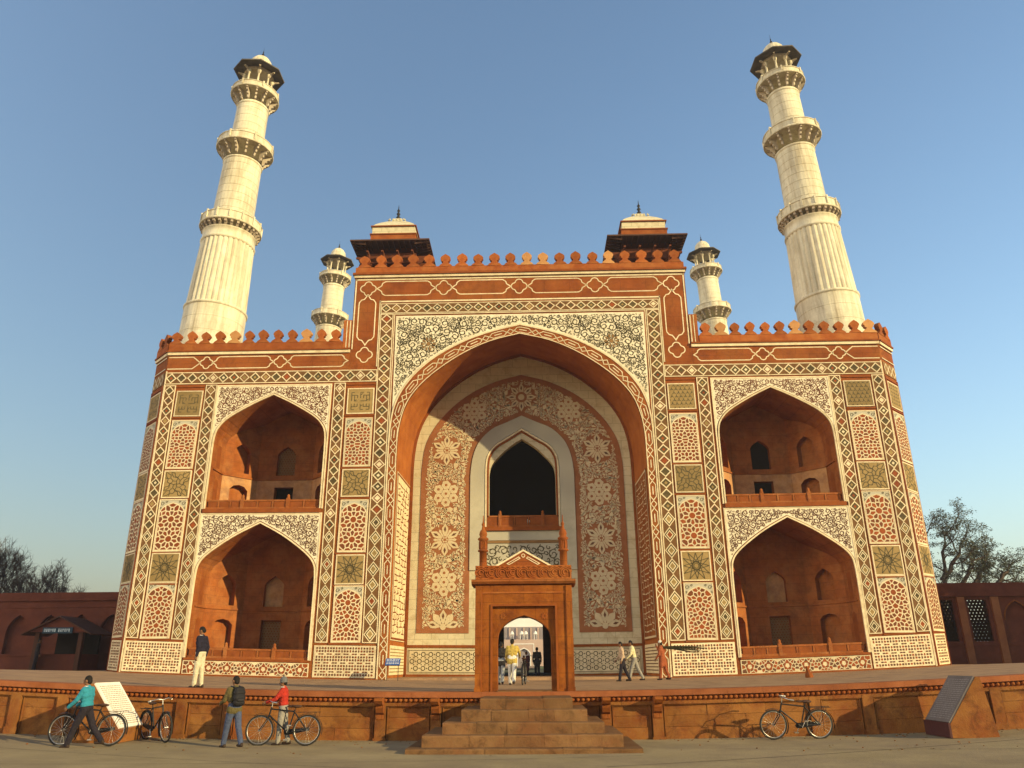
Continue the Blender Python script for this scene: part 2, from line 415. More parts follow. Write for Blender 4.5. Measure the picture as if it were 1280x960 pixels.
ter = thing('terrace', 'long low red sandstone terrace with recessed wall panels in front of the gateway', 'terrace', (0, TY, -1.2))
def TP(y): return y - TY                          # terrace children live at its base
TL = lambda u, v, w: (u, -w, v + 1.2)
def terpart(mbx, name, mats, **k):
    mbx.v = [(x, y, z + tdish(x, y + TY)) for x, y, z in mbx.v]
    return mbx.build(name, mats, parent=ter, **k)
mb = MB(); xs = [-60 + i * 1.0 for i in range(121)]
ys = [-0.0, 4, 10, 17, 30, 58]
pts = [(x, y, 1.28) for y in ys for x in xs]; n = len(xs)
mb.idx(pts, [(j * n + i, j * n + i + 1, (j + 1) * n + i + 1, (j + 1) * n + i) for j in range(len(ys) - 1) for i in range(n - 1)], 0)
terpart(mb, 'paving', FLOOR)
# front wall: backing, base blocks, coping, bead row, pilasters
mb = MB()
for i in range(120):
    x = -60 + i
    mb.face([(x, 0.10, -0.5), (x + 1, 0.10, -0.5), (x + 1, 0.10, 1.1), (x, 0.10, 1.1)])
terpart(mb, 'backing_wall', WALLP)
PIL = [-13.17, -9.66, -8.3, -3.89, -2.3, 2.54, 4.0, 8.45, 9.94, 13.54]
PIL = [-60, -45, -30, -22, -18, -14.55] + PIL + [14.9, 18, 22, 30, 45, 60]
rp = random.Random(3)
for i in range(len(PIL) - 1):
    x0, x1 = PIL[i] + 0.17, PIL[i + 1] - 0.17
    if x0 < -20 or x1 > 20: rows = [(-0.45, 0.86, 1)]
    else: rows = [(-0.40, 0.30, max(1, int((x1 - x0) / 1.1))), (0.305, 0.60, max(1, int((x1 - x0) / 1.4))), (0.605, 0.86, max(1, int((x1 - x0) / 1.2)))]
    for (z0, z1, nb) in rows:
        cuts = [x0] + sorted(x0 + (x1 - x0) * (k + rp.uniform(-.22, .22)) / nb for k in range(1, nb)) + [x1]
        for k in range(nb):
            b = MB(); d = rp.uniform(0.0, 0.018)
            b.box(cuts[k] + .004, cuts[k + 1] - .004, 0.055 + d, 0.12, z0 + .003, z1)
            terpart(b, 'wall_stone', WALLP)
    b = MB(); b.box(x0, x1, 0.02, 0.11, 0.868, 0.90); b.box(x0 + .02, x0 + .05, .03, .11, 0, .868); b.box(x1 - .05, x1 - .02, .03, .11, 0, .868); terpart(b, 'panel_frame', WALLP)
for x in PIL:
    b = MB(); b.box(x - .15, x + .15, -0.03, 0.11, -0.45, 0.98); b.box(x - .18, x + .18, -0.05, 0.11, -.45, .06); terpart(b, 'pilaster', WALLP)
mb = MB(); mc = MB(); md = MB()
for i in range(120):
    x = -60 + i
    mb.box(x, x + .994, -0.02, 0.11, 0.90, 0.985); mc.box(x, x + .996, -0.12, 0.6, 1.135, 1.284)
    md.box(x, x + 1, -0.005, .11, 0.985, 1.135)
terpart(mb, 'frieze_course', WALLP)
terpart(mc, 'coping', stone("coping_sandstone", (0.20, 0.060, 0.020), (0.29, 0.10, 0.036), scale=1.5, stain=(0.13, 0.04, 0.015), stain_amt=.6))
terpart(md, 'bead_ground', BROWN)
mb = MB(); x = -20.0
while x < 20:
    mb.lathe([(0.02, -0.05), (0.06, -.02), (0.06, .02), (0.02, .05)], 6, (x, -0.03, 1.06), 0, True); x += 0.145
terpart(mb, 'bead_moulding', REDW, kind='stuff')
def bracket_mesh():
    b = MB(); prof = [(0, 0), (-.02, -.16), (-.07, -.28), (-.06, -.44), (0, -.58), (.09, -.58), (.09, 0)]
    prof = [(0.1, 0), (0.1, -.66), (0.0, -.66), (-.05, -.56), (-.04, -.46), (-.14, -.40), (-.22, -.28), (-.24, -.2), (-.36, -.17), (-.46, -.08), (-.47, 0)]
    b.prism(prof, lambda u, v, w: (w, u, v), -.11, .11, back=True); return b.mesh('bracket', RED)
bm_ = bracket_mesh()
for x in (-3.89, -2.3, 2.54, 4.0):
    put('bracket', bm_, ter, (x, 0, 1.13 + tdish(x, TY)))

# ------------------------------------------------------------------ stairs
st = thing('stairs', 'worn sandstone steps rising in a pyramid to the small red doorway', 'stairs', (0.3, TY, -1.2))
SX = [(-2.62, 3.1, 3.45, 0.12), (-2.28, 2.68, 3.05, 0.39), (-1.82, 2.27, 2.65, 0.65), (-1.38, 1.87, 2.25, 0.92), (-0.92, 1.52, 1.85, 1.18)]
rs = random.Random(11)
zb = -0.1
for i, (xa, xb, dep, zt) in enumerate(SX):
    nb = [6, 5, 5, 4, 3][i]
    cuts = [xa] + [xa + (xb - xa) * (k + rs.uniform(-.2, .2)) / nb for k in range(1, nb)] + [xb]
    for k in range(nb):
        b = MB(); dz = rs.uniform(-.008, .008); dy = rs.uniform(0, .02); e = .02
        x0, x1, y0, z1 = cuts[k] - .3 + .002, cuts[k + 1] - .3 - .002, -dep + dy, zt + dz
        # block with a worn, rounded nosing
        b.prism([(y0, zb), (y0, z1 - .035), (y0 + .012, z1 - .012), (y0 + .04, z1), (-0.13, z1), (-0.13, zb)], lambda u, v, w: (w, u, v), x0, x1, back=True)
        b.build('step_stone', STEP, st)
    zb = zt - 0.06

# ================================================================== GATEWAY
gate = thing('gateway', 'monumental red sandstone gateway inlaid with white marble around a tall central arch', 'gateway', (0, 0, 0))
def part(mbx, name, mats, parent=None, warp=True, **k): return mbx.build(name, mats, parent or gate, warp=warp, **k)
IW_IN = spline([(0, 18.89), (1.7, 18.45), (3.2, 17.75), (4.5, 16.88), (5.55, 15.95), (6.3, 14.95), (6.67, 13.9), (6.82, 12.9), (6.85, 12.0)], 4)
IW_OUT = spline([(0, 19.44), (1.75, 19.0), (3.32, 18.40), (4.86, 17.5), (5.93, 16.55), (6.68, 15.53), (7.08, 14.55), (7.24, 13.55), (7.30, 12.3)], 4)
IW_BACK = spline([(0, 19.6), (1.7, 19.08), (3.2, 18.32), (4.5, 17.36), (5.55, 16.28), (6.24, 15.15), (6.60, 14.05), (6.75, 13.0), (6.8, 12.0)], 4)
NU = spline([(0, 15.36), (.95, 14.90), (1.87, 14.38), (2.54, 13.92), (2.93, 13.45), (3.08, 13.0), (3.12, 12.3)], 4)
NLW = spline([(0, 7.98), (1.22, 7.33), (2.24, 6.62), (2.81, 6.12), (3.06, 5.72), (3.13, 5.28), (3.15, 4.6)], 4)
NCX = 14.05; ZU, ZL = 8.78, 0.95
# walls
portal_poly = [(-9.85, -.4), (9.85, -.4), (9.85, 23.02), (-9.85, 23.02)]
mb = MB(); mb.prism(portal_poly, FRONT, -0.5, 0, [half_to_full(IW_IN, -.39)], hole_sides=False); part(mb, 'portal_wall', RED)
for s in (-1, 1):
    fr = lambda u, v, w, s=s: (s * u, -w, v)
    mb = MB()
    hu = [(NCX + x, z) for x, z in half_to_full(NU, ZU)]; hl = [(NCX + x, z) for x, z in half_to_full(NLW, ZL)]
    mb.prism(rect(9.853, 20.5, -.4, 18.12), fr, -0.4, 0, [hu, hl], hole_sides=False); part(mb, 'wing_wall', RED)
    # chamfered corner and flank
    cf = lambda u, v, w, s=s: (s * (20.5 + (u + w) * .70711), (u - w) * .70711, v)
    mb = MB(); mb.prism(rect(0.0, 1.84, -.4, 18.12), cf, -.3, 0); part(mb, 'corner_wall', RED)
    mb = MB(); mb.box(s * 21.5, s * 21.8, 1.31, 36, -.4, 18.12); part(mb, 'side_wall', RED)
    mb = MB()
    mb.face([(s * 9.8, .3, 17.8), (s * 20.6, .3, 17.8), (s * 21.75, 1.4, 17.8), (s * 21.75, 36, 17.8), (s * 9.8, 36, 17.8)])
    part(mb, 'roof', FLOOR, warp=False)
mb = MB(); mb.face([(-9.85, 9, 17.75), (9.85, 9, 17.75), (9.85, 36, 17.75), (-9.85, 36, 17.75)]); part(mb, 'roof', FLOOR, warp=False)
mb = MB()
mb.box(-9.85, -9.5, .5, 9, 17.0, 23.02); mb.box(9.5, 9.85, .5, 9, 17, 23.02); mb.box(-9.5, 9.5, 8.6, 9, 17, 23.02); mb.box(-9.5, 9.5, .5, 8.6, 22.6, 22.8); part(mb, 'portal_block', RED, warp=False)
mb = MB(); rfr = lambda u, v, w: (u, 36 + w, v)
rear_arch = [(-2.25, 0.0), (1.45, 0.0), (1.45, 4.35), (0.6, 5.0), (-1.4, 5.0), (-2.25, 4.35)]
mb.prism(rect(-21.8, 21.8, -.4, 18.1), rfr, -1.2, 0, [[(x, z + (.001 if z == 0 else 0)) for x, z in rear_arch]], back=True); part(mb, 'rear_wall', RED, warp=False)
# ------------------------------------------------------------------ iwan (great arch recess)
YB = 4.8
fo = resample(half_to_full(IW_IN, -.3), 61); bo = resample(half_to_full(IW_BACK, -.3), 61)
mb = MB()
mb.idx([(x, .02, z) for x, z in fo] + [(x, YB, z) for x, z in bo], [(i, i + 1, 62 + i, 61 + i) for i in range(60)], 0, False)
part(mb, 'arch_soffit', stone("soffit_sandstone", (0.25, 0.068, 0.012), (0.36, 0.120, 0.024), scale=1.0, stain=(0.17, 0.05, 0.012), stain_amt=.5))
BK = backframe(YB)
WIN = spline([(0, 13.95), (.75, 13.45), (1.4, 12.85), (1.85, 12.3), (2.0, 11.8), (2.02, 11.2)], 4)
WIN_IN = spline([(0, 14.62), (.9, 14.05), (1.68, 13.55), (2.12, 12.95), (2.26, 12.3), (2.28, 11.2)], 4)
WIN_OUT = spline([(0, 15.42), (.95, 14.98), (1.83, 14.58), (2.6, 13.8), (2.98, 12.9), (3.13, 11.9), (3.15, 11.0)], 4)
door_hole = [(x, z) for x, z in half_to_full(spline([(0, 5.3), (1.2, 4.9), (2.0, 4.2), (2.25, 3.4), (2.3, 2.6)], 3), -.25)]
mb = MB(); mb.prism(half_to_full(IW_BACK, -.3), BK, -.5, 0, [half_to_full(WIN, 8.55), door_hole], sides=True); part(mb, 'iwan_back_wall', MARB)
# dark chamber behind the window, passage behind the door
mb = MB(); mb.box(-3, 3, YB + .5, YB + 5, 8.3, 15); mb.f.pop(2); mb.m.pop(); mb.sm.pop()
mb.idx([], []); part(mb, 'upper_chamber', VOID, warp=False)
mb = MB(); x0, x1, zt = -2.75, 2.45, 5.6
mb.face([(x0, YB + .5, -.2), (x0, 35, -.2), (x0, 35, zt), (x0, YB + .5, zt)]); mb.face([(x1, YB + .5, -.2), (x1, 35, -.2), (x1, 35, zt), (x1, YB + .5, zt)])
mb.face([(x0, YB + .5, zt), (x1, YB + .5, zt), (x1, 35, zt), (x0, 35, zt)])
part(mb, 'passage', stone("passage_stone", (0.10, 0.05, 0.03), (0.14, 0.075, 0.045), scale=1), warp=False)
# floral panel, window frame, dado
def off_ring(outer, inner): return list(outer) + list(inner)[::-1]
F_OUT = spline([(0, 18.15), (1.6, 17.72), (3.0, 17.05), (4.1, 16.25), (5.05, 15.25), (5.7, 14.2), (6.0, 13.3), (6.14, 12.0)], 4)
BRK = spline([(0, 17.85), (1.55, 17.44), (2.9, 16.78), (3.95, 16.0), (4.85, 15.03), (5.45, 14.05), (5.73, 13.2), (5.85, 12.0)], 4)
FI2 = inset_half(WIN_OUT, 0.26)
mb = MB(); mb.prism(off_ring(half_to_full(F_OUT, 2.5), half_to_full(WIN_OUT, 2.5)), BK, -.01, .035); floral = part(mb, 'floral_panel', RUSTF)
mb = MB(); mb.prism(off_ring(half_to_full(WIN_OUT, 6.0), half_to_full(WIN_IN, 6.0)), BK, -.01, .09); part(mb, 'window_frame', MARBG)
mb = MB(); mb.ribbon(half_to_full(inset_half(WIN_IN, -.08), 8.5), .09, BK, .12, mi=0, w0=0); mb.ribbon(half_to_full(inset_half(WIN_IN, -.2), 8.5), .1, BK, .07, mi=1, w0=0); part(mb, 'window_moulding', [INL, BROWN])
mb = MB(); mb.ribbon(half_to_full(inset_half(IW_BACK, -.09), -.2), .16, BK, .06, w0=0); part(mb, 'recess_moulding', BROWN)
mb = MB()
for (z0, z1, w) in ((1.72, 1.86, .07), (0.12, .3, .1)):
    for s in (-1, 1): mb.box(min(s * 2.4, s * 6.7), max(s * 2.4, s * 6.7), YB - w, YB, z0, z1)
part(mb, 'base_moulding', BROWN)
# flower inlays
def petal(mb, c, ang, L, wd, mi, w, core=None):
    d = Vector((cos(ang), sin(ang))); n = Vector((-d.y, d.x)); c = Vector(c)
    pts = [c + d * L * .12, c + d * L * .42 + n * wd * .8, c + d * L * .7 + n * wd, c + d * L, c + d * L * .7 - n * wd, c + d * L * .42 - n * wd * .8]
    mb.face([(q.x, -w, q.y) for q in pts], mi)
    if core:
        k = [c + d * L * .45, c + d * L * .62 + n * wd * .38, c + d * L * .82, c + d * L * .62 - n * wd * .38]
        mb.face([(q.x, -w - .006, q.y) for q in k], core)
def disc(mb, c, r, mi, w, n=12): mb.face([(c[0] + r * cos(2 * pi * k / n), -w, c[1] + r * sin(2 * pi * k / n)) for k in range(n)], mi)
def lotus_mesh():
    m_ = MB()
    for k in range(6): petal(m_, (0, 0), pi / 2 + k * pi / 3 + pi / 6, .70, .17, 0, .008)
    for k in range(6): petal(m_, (0, 0), pi / 2 + k * pi / 3, 1.03, .245, 1, .012)
    for k in range(6): petal(m_, (0, 0), pi / 2 + k * pi / 3, .98, .19, 0, .016, core=2)
    disc(m_, (0, 0), .21, 1, .02)
    for k in range(6): disc(m_, (.13 * cos(k * pi / 3), .13 * sin(k * pi / 3)), .055, 0, .024, 8)
    return m_.mesh('flower_inlay', [INL2, RUSTF, DKBR])
def ring_mesh(nn=6, R=.53, r=.30):
    m_ = MB()
    for k in range(nn + 1):
        c = (0, 0) if k == nn else (R * cos(2 * pi * k / nn + pi / 6), R * sin(2 * pi * k / nn + pi / 6))
        for q in range(6): petal(m_, c, q * pi / 3 + .2, r, .13, 0, .01)
        disc(m_, c, .15, 0, .014); disc(m_, c, .085, 1, .018, 8)
    return m_.mesh('flower_inlay', [INL2, RUSTF, DKBR])
def star8_mesh():
    m_ = MB()
    for k in range(8): petal(m_, (0, 0), k * pi / 4 + pi / 8, .72, .13, 0, .008)
    for k in range(8): petal(m_, (0, 0), k * pi / 4, 1.0, .21, 1, .011)
    for k in range(8): petal(m_, (0, 0), k * pi / 4, .95, .16, 0, .014, core=2)
    disc(m_, (0, 0), .36, 1, .018); disc(m_, (0, 0), .2, 0, .022)
    return m_.mesh('flower_inlay', [INL2, RUSTF, DKBR])
LOT, RNG, ST8 = lotus_mesh(), ring_mesh(), star8_mesh()
flowers = []
for s in (-1, 1):
    for (x, z, me, r) in ((4.62, 7.78, LOT, .98), (4.62, 13.25, LOT, .98), (4.62, 5.33, RNG, .88), (4.62, 10.55, RNG, .88), (2.95, 15.75, RNG, .80)):
        flowers.append((s * x, z, me, r))
flowers.append((0, 16.65, ST8, .95))
for x, z, me, r in flowers: put('flower_inlay', me, floral, (x, YB - .037, z + W(x, z)))
for s in (-1, 1):                                   # half flower at the foot of each side
    m_ = MB()
    for k in range(5): petal(m_, (0, 0), pi * k / 4 * .84 + pi * .08, .98, .2, 0, .012, core=2 if k % 2 == 0 else None)
    disc(m_, (0, .02), .17, 0, .02); m_.build('flower_inlay', [INL2, RUSTF, DKBR], floral, loc=(s * 4.62, YB - .037, 2.82 + W(4.62, 2.8)))
    flowers.append((s * 4.62, 2.95, None, .9))
# smaller leaves and buds between the flowers: too many to pick apart
mb = MB(); rl = random.Random(21)
reg = half_to_full(BRK, 2.78); hole = half_to_full(FI2, 2.0)
placed = []; tries = 0; lgrid = {}
while tries < 60000 and len(placed) < 2600:
    tries += 1
    x = rl.uniform(0, 5.8); z = rl.uniform(2.8, 17.8)
    if not inpoly(x, z, reg) or inpoly(x, z, hole): continue
    r = rl.choice((.30, .25, .20, .16, .13)) if tries < 20000 else rl.choice((.14, .11, .09))
    if dist_poly(x, z, reg) < r * .8 or dist_poly(x, z, hole) < r * .8: continue
    if any((abs(x) - abs(fx)) ** 2 + (z - fz) ** 2 < (fr_ * .93 + r * .45) ** 2 for fx, fz, _, fr_ in flowers): continue
    gk = (int(x / .4), int(z / .4))
    if any((x - p[0]) ** 2 + (z - p[1]) ** 2 < (.53 * (r + p[2])) ** 2 for i_ in (-1, 0, 1) for j_ in (-1, 0, 1) for p in lgrid.get((gk[0] + i_, gk[1] + j_), ())): continue
    placed.append((x, z, r)); lgrid.setdefault(gk, []).append((x, z, r))
for (x, z, r) in placed:
    a = rl.uniform(0, 2 * pi); kind = rl.random()
    for s in (1, -1):
        if s < 0 and x < .12: continue
        f_ = lambda p: (s * p.x, YB - .037 - .012, p.y)
        c = Vector((x, z))
        if kind < .55:
            for q in (-.75, 0, .75):
                d = Vector((cos(a + q), sin(a + q))); nrm = Vector((-d.y, d.x)); b0 = c - Vector((cos(a), sin(a))) * r * .8
                mb.face([f_(b0 + d * r * .3), f_(b0 + d * r * 1.0 + nrm * r * .26), f_(b0 + d * r * 1.75), f_(b0 + d * r * 1.0 - nrm * r * .26)])
        else:
            d = Vector((cos(a), sin(a))) * r; nrm = Vector((-d.y, d.x)) * .55
            mb.face([f_(c - d), f_(c - d * .2 + nrm), f_(c + d), f_(c - d * .2 - nrm)])
part(mb, 'leaf_inlay', INL2, parent=floral, kind='stuff')
# iwan dado with ring pattern
def ring(mb, c, r, wd, fr, w, mi, n=10): mb.ribbon([(c[0] + r * cos(2 * pi * k / n), c[1] + r * sin(2 * pi * k / n)) for k in range(n)], wd, fr, w, closed=True, mi=mi)
for s in (-1, 1):
    fr = lambda u, v, w, s=s: (s * u, YB - w, v)
    mb = MB(); mb.prism(rect(2.55, 6.55, .36, 1.62), fr, 0, .03); dp = part(mb, 'dado_panel', INL)
    mb = MB(); mb.ribbon(rect(2.6, 6.5, .41, 1.57), .03, fr, .036, closed=True)
    j = 0; v = .62
    while v < 1.5:
        u = 2.75 + (.21 if j % 2 else 0)
        while u < 6.45:
            ring(mb, (u, v), .115, .045, fr, .036, 0)
            for (du, dv) in ((.21, 0), (.105, .19), (-.105, .19)):
                if u + du < 6.45 and v + dv < 1.54: mb.face([fr(u + du + a * .045, v + dv + b * .045, .036) for a, b in ((-1, 0), (0, -1), (1, 0), (0, 1))])
            u += .42
        v += .37; j += 1
    part(mb, 'lattice_inlay', GREEN, parent=dp, kind='stuff')
# inscription panels on the two jambs
for s in (-1, 1):
    jf = lambda u, v, w, s=s: (s * (6.84 - .02 * u - w), u, v)
    mb = MB(); mb.prism(rect(.35, 4.3, 2.0, 10.9), jf, 0, .02); jp = part(mb, 'inscription_panel', RED if s > 0 else INL)
    mb = MB(); rj = random.Random(5 + s)
    mb.ribbon(rect(.45, 4.2, 2.1, 10.8), .1, jf, .035, closed=True)
    v = 2.4
    while v < 10.6:
        u = .7
        while u < 3.9:
            l = rj.uniform(.3, .95)
            mb.ribbon([(u, v), (min(3.95, u + l), v + rj.uniform(-.05, .12))], .06, jf, .035)
            if rj.random() < .6: mb.ribbon([(u + l * .5, v), (u + l * .5 + rj.uniform(-.1, .1), v + .26)], .07, jf, .035)
            u += l + rj.uniform(.1, .22)
        v += .33
    part(mb, 'script_inlay', INL2 if s > 0 else RUST, parent=jp, kind='stuff')
    mb = MB(); mb.prism(rect(.35, 4.4, .3, 1.75), jf, 0, .02); jd = part(mb, 'dado_panel', INL)
    mb = MB(); v = .45
    while v < 1.7: mb.ribbon([(.45, v), (4.3, v)], .05, jf, .028); v += .16
    part(mb, 'lattice_inlay', OCHRE if s < 0 else DKBR, parent=jd, kind='stuff')
# balcony in the window
def balustrade(x0, x1, y, z, h, posts, fr=None, wp=True, parent=None):
    mb = MB(); mb.box(x0, x1, y - .06, y + .06, z, z + .1); root = part(mb, 'balustrade', NICHE, parent=parent, warp=wp)
    mb = MB(); mb.box(x0, x1, y - .05, y + .05, z + h - .09, z + h); part(mb, 'rail', NICHE, parent=root, warp=wp)
    for p in posts:
        mb = MB(); mb.box(p - .09, p + .09, y - .09, y + .09, z, z + h + .06); mb.lathe([(.085, 0), (.10, .05), (.06, .11), (.085, .17), (.01, .26)], 10, (p, y, z + h + .05)); part(mb, 'post', NICHE, parent=root, warp=wp)
    xs = sorted([x0] + list(posts) + [x1])
    for a, b in zip(xs[:-1], xs[1:]):
        k = max(1, round((b - a) / .75))
        for q in range(k):
            u0 = a + (b - a) * q / k; u1 = a + (b - a) * (q + 1) / k
            mb = MB(); mb.box(u0 + .07, u1 - .07, y - .025, y + .025, z + .11, z + h - .095); part(mb, 'panel', BROWN, parent=root, warp=wp)
            if q: mb = MB(); mb.box(u0 - .045, u0 + .045, y - .05, y + .05, z + .1, z + h - .092); part(mb, 'mullion', NICHE, parent=root, warp=wp)
    return root
mb = MB(); mb.box(-2.28, 2.28, YB - .18, YB + .3, 8.28, 8.5); part(mb, 'window_sill', BROWN)
balustrade(-2.2, 2.2, YB - .02, 8.5, .68, (-1.35, 1.2))
mb = MB(); mb.box(-2.27, 2.27, YB - .05, YB, 7.72, 8.26); part(mb, 'marble_band', MARBG)
mb = MB(); mb.box(-2.27, 2.27, YB - .08, YB, 7.55, 7.70); part(mb, 'string_course', OLIVE)
mb = MB(); mb.box(-2.27, 2.27, YB - .04, YB, 5.5, 7.53); vp = part(mb, 'vine_panel', MARBG)
mb = MB(); curls(mb, rect(-2.2, 2.2, 5.6, 7.45), 90, .12, .3, backframe(YB - .04), .006, .05, 77); part(mb, 'vine_inlay', GREEN, parent=vp, kind='stuff')

# ------------------------------------------------------------------ arch border and great spandrels
mb = MB(); mb.prism(off_ring(half_to_full(IW_OUT, .1), half_to_full(IW_IN, .1)), FRONT, 0, .05); archb = part(mb, 'arch_border', RED)
cl = resample([((a[0] + b[0]) / 2, (a[1] + b[1]) / 2) for a, b in zip(half_to_full(IW_OUT, .1), half_to_full(IW_IN, .1))], 400)
cum = [0.0]
for i in range(1, 400): cum.append(cum[-1] + sqrt((cl[i][0] - cl[i - 1][0]) ** 2 + (cl[i][1] - cl[i - 1][1]) ** 2))
def along(s, t):
    s = max(0, min(cum[-1] - 1e-6, s)); k = int(s / cum[-1] * 399); k = min(398, k); f = (s - cum[k]) / (cum[k + 1] - cum[k])
    p = Vector(cl[k]).lerp(Vector(cl[k + 1]), f)
    d = (Vector(cl[min(399, k + 2)]) - Vector(cl[max(0, k - 1)])).normalized(); return (p.x - d.y * t, p.y + d.x * t)
ALONG = lambda u, v, w: FRONT(*along(u, v), w)
npitch = int(round(cum[-1] / 1.5)); pitch = cum[-1] / npitch
for i in range(npitch):
    s0 = i * pitch; m_ = MB(); a = .16
    m_.ribbon([(s0, 0), (s0 + .19, a), (s0 + .40, 0), (s0 + .19, -a)], .045, ALONG, .062, closed=True)
    m_.build('chain_inlay', INL, archb) if False else None
    h0, h1 = s0 + .42, s0 + pitch - .02
    k = 6
    top = [(h0 + .2 + (h1 - h0 - .4) * q / k, a) for q in range(k + 1)]; bot = [(x, -a) for x, _ in top[::-1]]
    m_.ribbon([(h0, 0)] + top + [(h1, 0)] + bot, .045, ALONG, .062, closed=True)
    m_.ribbon([(h0 + .3 + (h1 - h0 - .6) * q / 4, 0) for q in range(5)], .05, ALONG, .062)
    m_.v = [(x, y, z + W(x, z)) for x, y, z in m_.v]
    m_.build('chain_inlay', INL, archb)
mb = MB(); mb.ribbon(half_to_full(inset_half(IW_OUT, .04), .1), .075, FRONT, .075, w0=0); mb.ribbon(half_to_full(inset_half(IW_IN, .04), .1), .05, FRONT, .06); part(mb, 'arch_moulding', INL)
sp_r = [(0, 20.17), (7.27, 20.17), (7.27, 12.45)] + [(x + .1, z + .05) for x, z in IW_OUT[::-1] if z > 12.5 and x < 7.2] + [(0, 19.62)]
mb = MB(); mb.prism([(-7.27, 20.17), (7.27, 20.17)] + [(x, z) for x, z in inset_half(IW_OUT, .1)[::-1] if x < 7.27 and z > 12.4] + [(-x, z) for x, z in inset_half(IW_OUT, .1)[1:] if x < 7.27 and z > 12.4], FRONT, 0, .03)
spn = part(mb, 'spandrel_panel', SPW)
sp_r = [(0.06, 20.08), (7.18, 20.08), (7.18, 14.5)] + [(x, z) for x, z in inset_half(IW_OUT, .18)[::-1] if x < 7.17 and z > 14.4]
mb = MB()
for s in (1, -1):
    f2 = lambda u, v, w, s=s: FRONT(s * u, v, w)
    curls(mb, sp_r, 1000, .055, .26, f2, .038, .046, 5)
part(mb, 'vine_inlay', GREEN, parent=spn, kind='stuff')
for s in (1, -1):
    mb = MB()
    f2 = lambda u, v, w, s=s: FRONT(s * u, v, w)
    c = (5.3, 18.35)
    for k in range(10): 
        a = 2 * pi * k / 10; mb.face([f2(c[0] + .16 * cos(a), c[1] + .16 * sin(a), .046), f2(c[0] + .34 * cos(a + .2), c[1] + .34 * sin(a + .2), .046), f2(c[0] + .46 * cos(a), c[1] + .46 * sin(a), .046), f2(c[0] + .34 * cos(a - .2), c[1] + .34 * sin(a - .2), .046)])
    mb.face([f2(c[0] + .13 * cos(k * pi / 4), c[1] + .13 * sin(k * pi / 4), .046) for k in range(8)])
    part(mb, 'rosette_inlay', OLIVE, parent=spn, kind='stuff')

# ------------------------------------------------------------------ diamond borders
def diamond(a, b, style):
    m_ = MB(); F = FRONT
    rh = lambda k: [(-a * k, 0), (0, -b * k), (a * k, 0), (0, b * k)]
    rg = lambda o, i, mi, w: [m_.face([F(*rh(o)[q], w), F(*rh(o)[(q + 1) % 4], w), F(*rh(i)[(q + 1) % 4], w), F(*rh(i)[q], w)], mi) for q in range(4)]
    for q in range(4): p0, p1 = rh(1)[q], rh(1)[(q + 1) % 4]; m_.face([F(*p0, -.012), F(*p1, -.012), F(*p1, 0), F(*p0, 0)], 0)
    if style == 0: rg(1, .74, 0, 0); rg(.74, .30, 1, 0); m_.face([F(*p, 0) for p in rh(.30)], 2)
    elif style == 1: rg(1, .82, 0, 0); rg(.82, .60, 1, 0); rg(.60, .42, 0, 0); m_.face([F(*p, 0) for p in rh(.42)], 2)
    else: rg(1, .74, 0, 0); rg(.74, .5, 1, 0); m_.face([F(*p, 0) for p in rh(.5)], 2)
    return m_
dm = {}
def dmesh(a, b, style, cm):
    key = (round(a, 3), round(b, 3), style, cm.name)
    if key not in dm: dm[key] = diamond(a, b, style).mesh('diamond_inlay', [INL, DGRN if style != 2 else RUSTD, cm])
    return dm[key]
dcount = [0]; dr = random.Random(9)
def band(p0, p1, wd, pitch, lower=None, tf=None, indiv=True, base=BAND, rz=0.0):
    """a diamond border along the front; p0,p1 ends of its centre line; below z=lower the larger nested diamonds"""
    vert = abs(p1[0] - p0[0]) < 1e-6; fr = tf or FRONT
    mb = MB()
    if vert: rc = rect(p0[0] - wd / 2, p0[0] + wd / 2, p0[1], p1[1])
    else: rc = rect(p0[0], p1[0], p0[1] - wd / 2, p0[1] + wd / 2)
    mb.prism(rc, fr, 0, .03, mi=0); root = part(mb, 'border_band', [base, INL])
    e = MB(); e.ribbon(rc, .05, fr, .045, closed=True, w0=0); part(e, 'edge_line', INL, parent=root)
    L = (p1[1] - p0[1]) if vert else (p1[0] - p0[0]); t = 0.0; st = MB()
    segs = []
    if lower and vert:
        nl = max(1, round((lower - p0[1]) / (pitch * 1.30))); segs += [(p0[1] + (lower - p0[1]) * (i + .5) / nl, (lower - p0[1]) / nl, 1) for i in range(nl)]
        nu = round((p1[1] - lower) / pitch); segs += [(lower + (p1[1] - lower) * (i + .5) / nu, (p1[1] - lower) / nu, 0) for i in range(nu)]
    else:
        nn = round(L / pitch); o = p0[1] if vert else p0[0]; segs = [(o + L * (i + .5) / nn, L / nn, 0) for i in range(nn)]
    for (c, pt, stl) in segs:
        x, z = (p0[0], c) if vert else (c, p0[1])
        a, b = (wd * .46, pt * .5) if vert else (pt * .5, wd * .46)
        if stl == 0 and dr.random() < .25: stl2 = 2
        else: stl2 = stl
        cm = dr.choice([INL, OCHRE, RUST, OCHRE, DGRN] if stl == 0 else [OCHRE, DGRN, RUST, OCHRE, OCHRE])
        me = dmesh(a, b, stl2, cm)
        if dcount[0] < 300 and indiv:
            dcount[0] += 1; X, Y, Z = fr(x, z, .042)
            put('diamond_inlay', me, root, (X + dr.uniform(-.012, .012), Y, Z + W(X, Z) + dr.uniform(-.012, .012)), (0, radians(dr.uniform(-2.2, 2.2)), rz))
        else:
            d_ = diamond(a, b, stl2)
            st.idx([(fr(v[0] + x, v[2] + z, .042 - v[1])) for v in d_.v], d_.f, 0); st.m[-len(d_.m):] = d_.m; 
    if st.f: part(st, 'diamond_row', [INL, DGRN, OCHRE], parent=root, kind='stuff')
ZB0, ZT = 1.86, 16.0
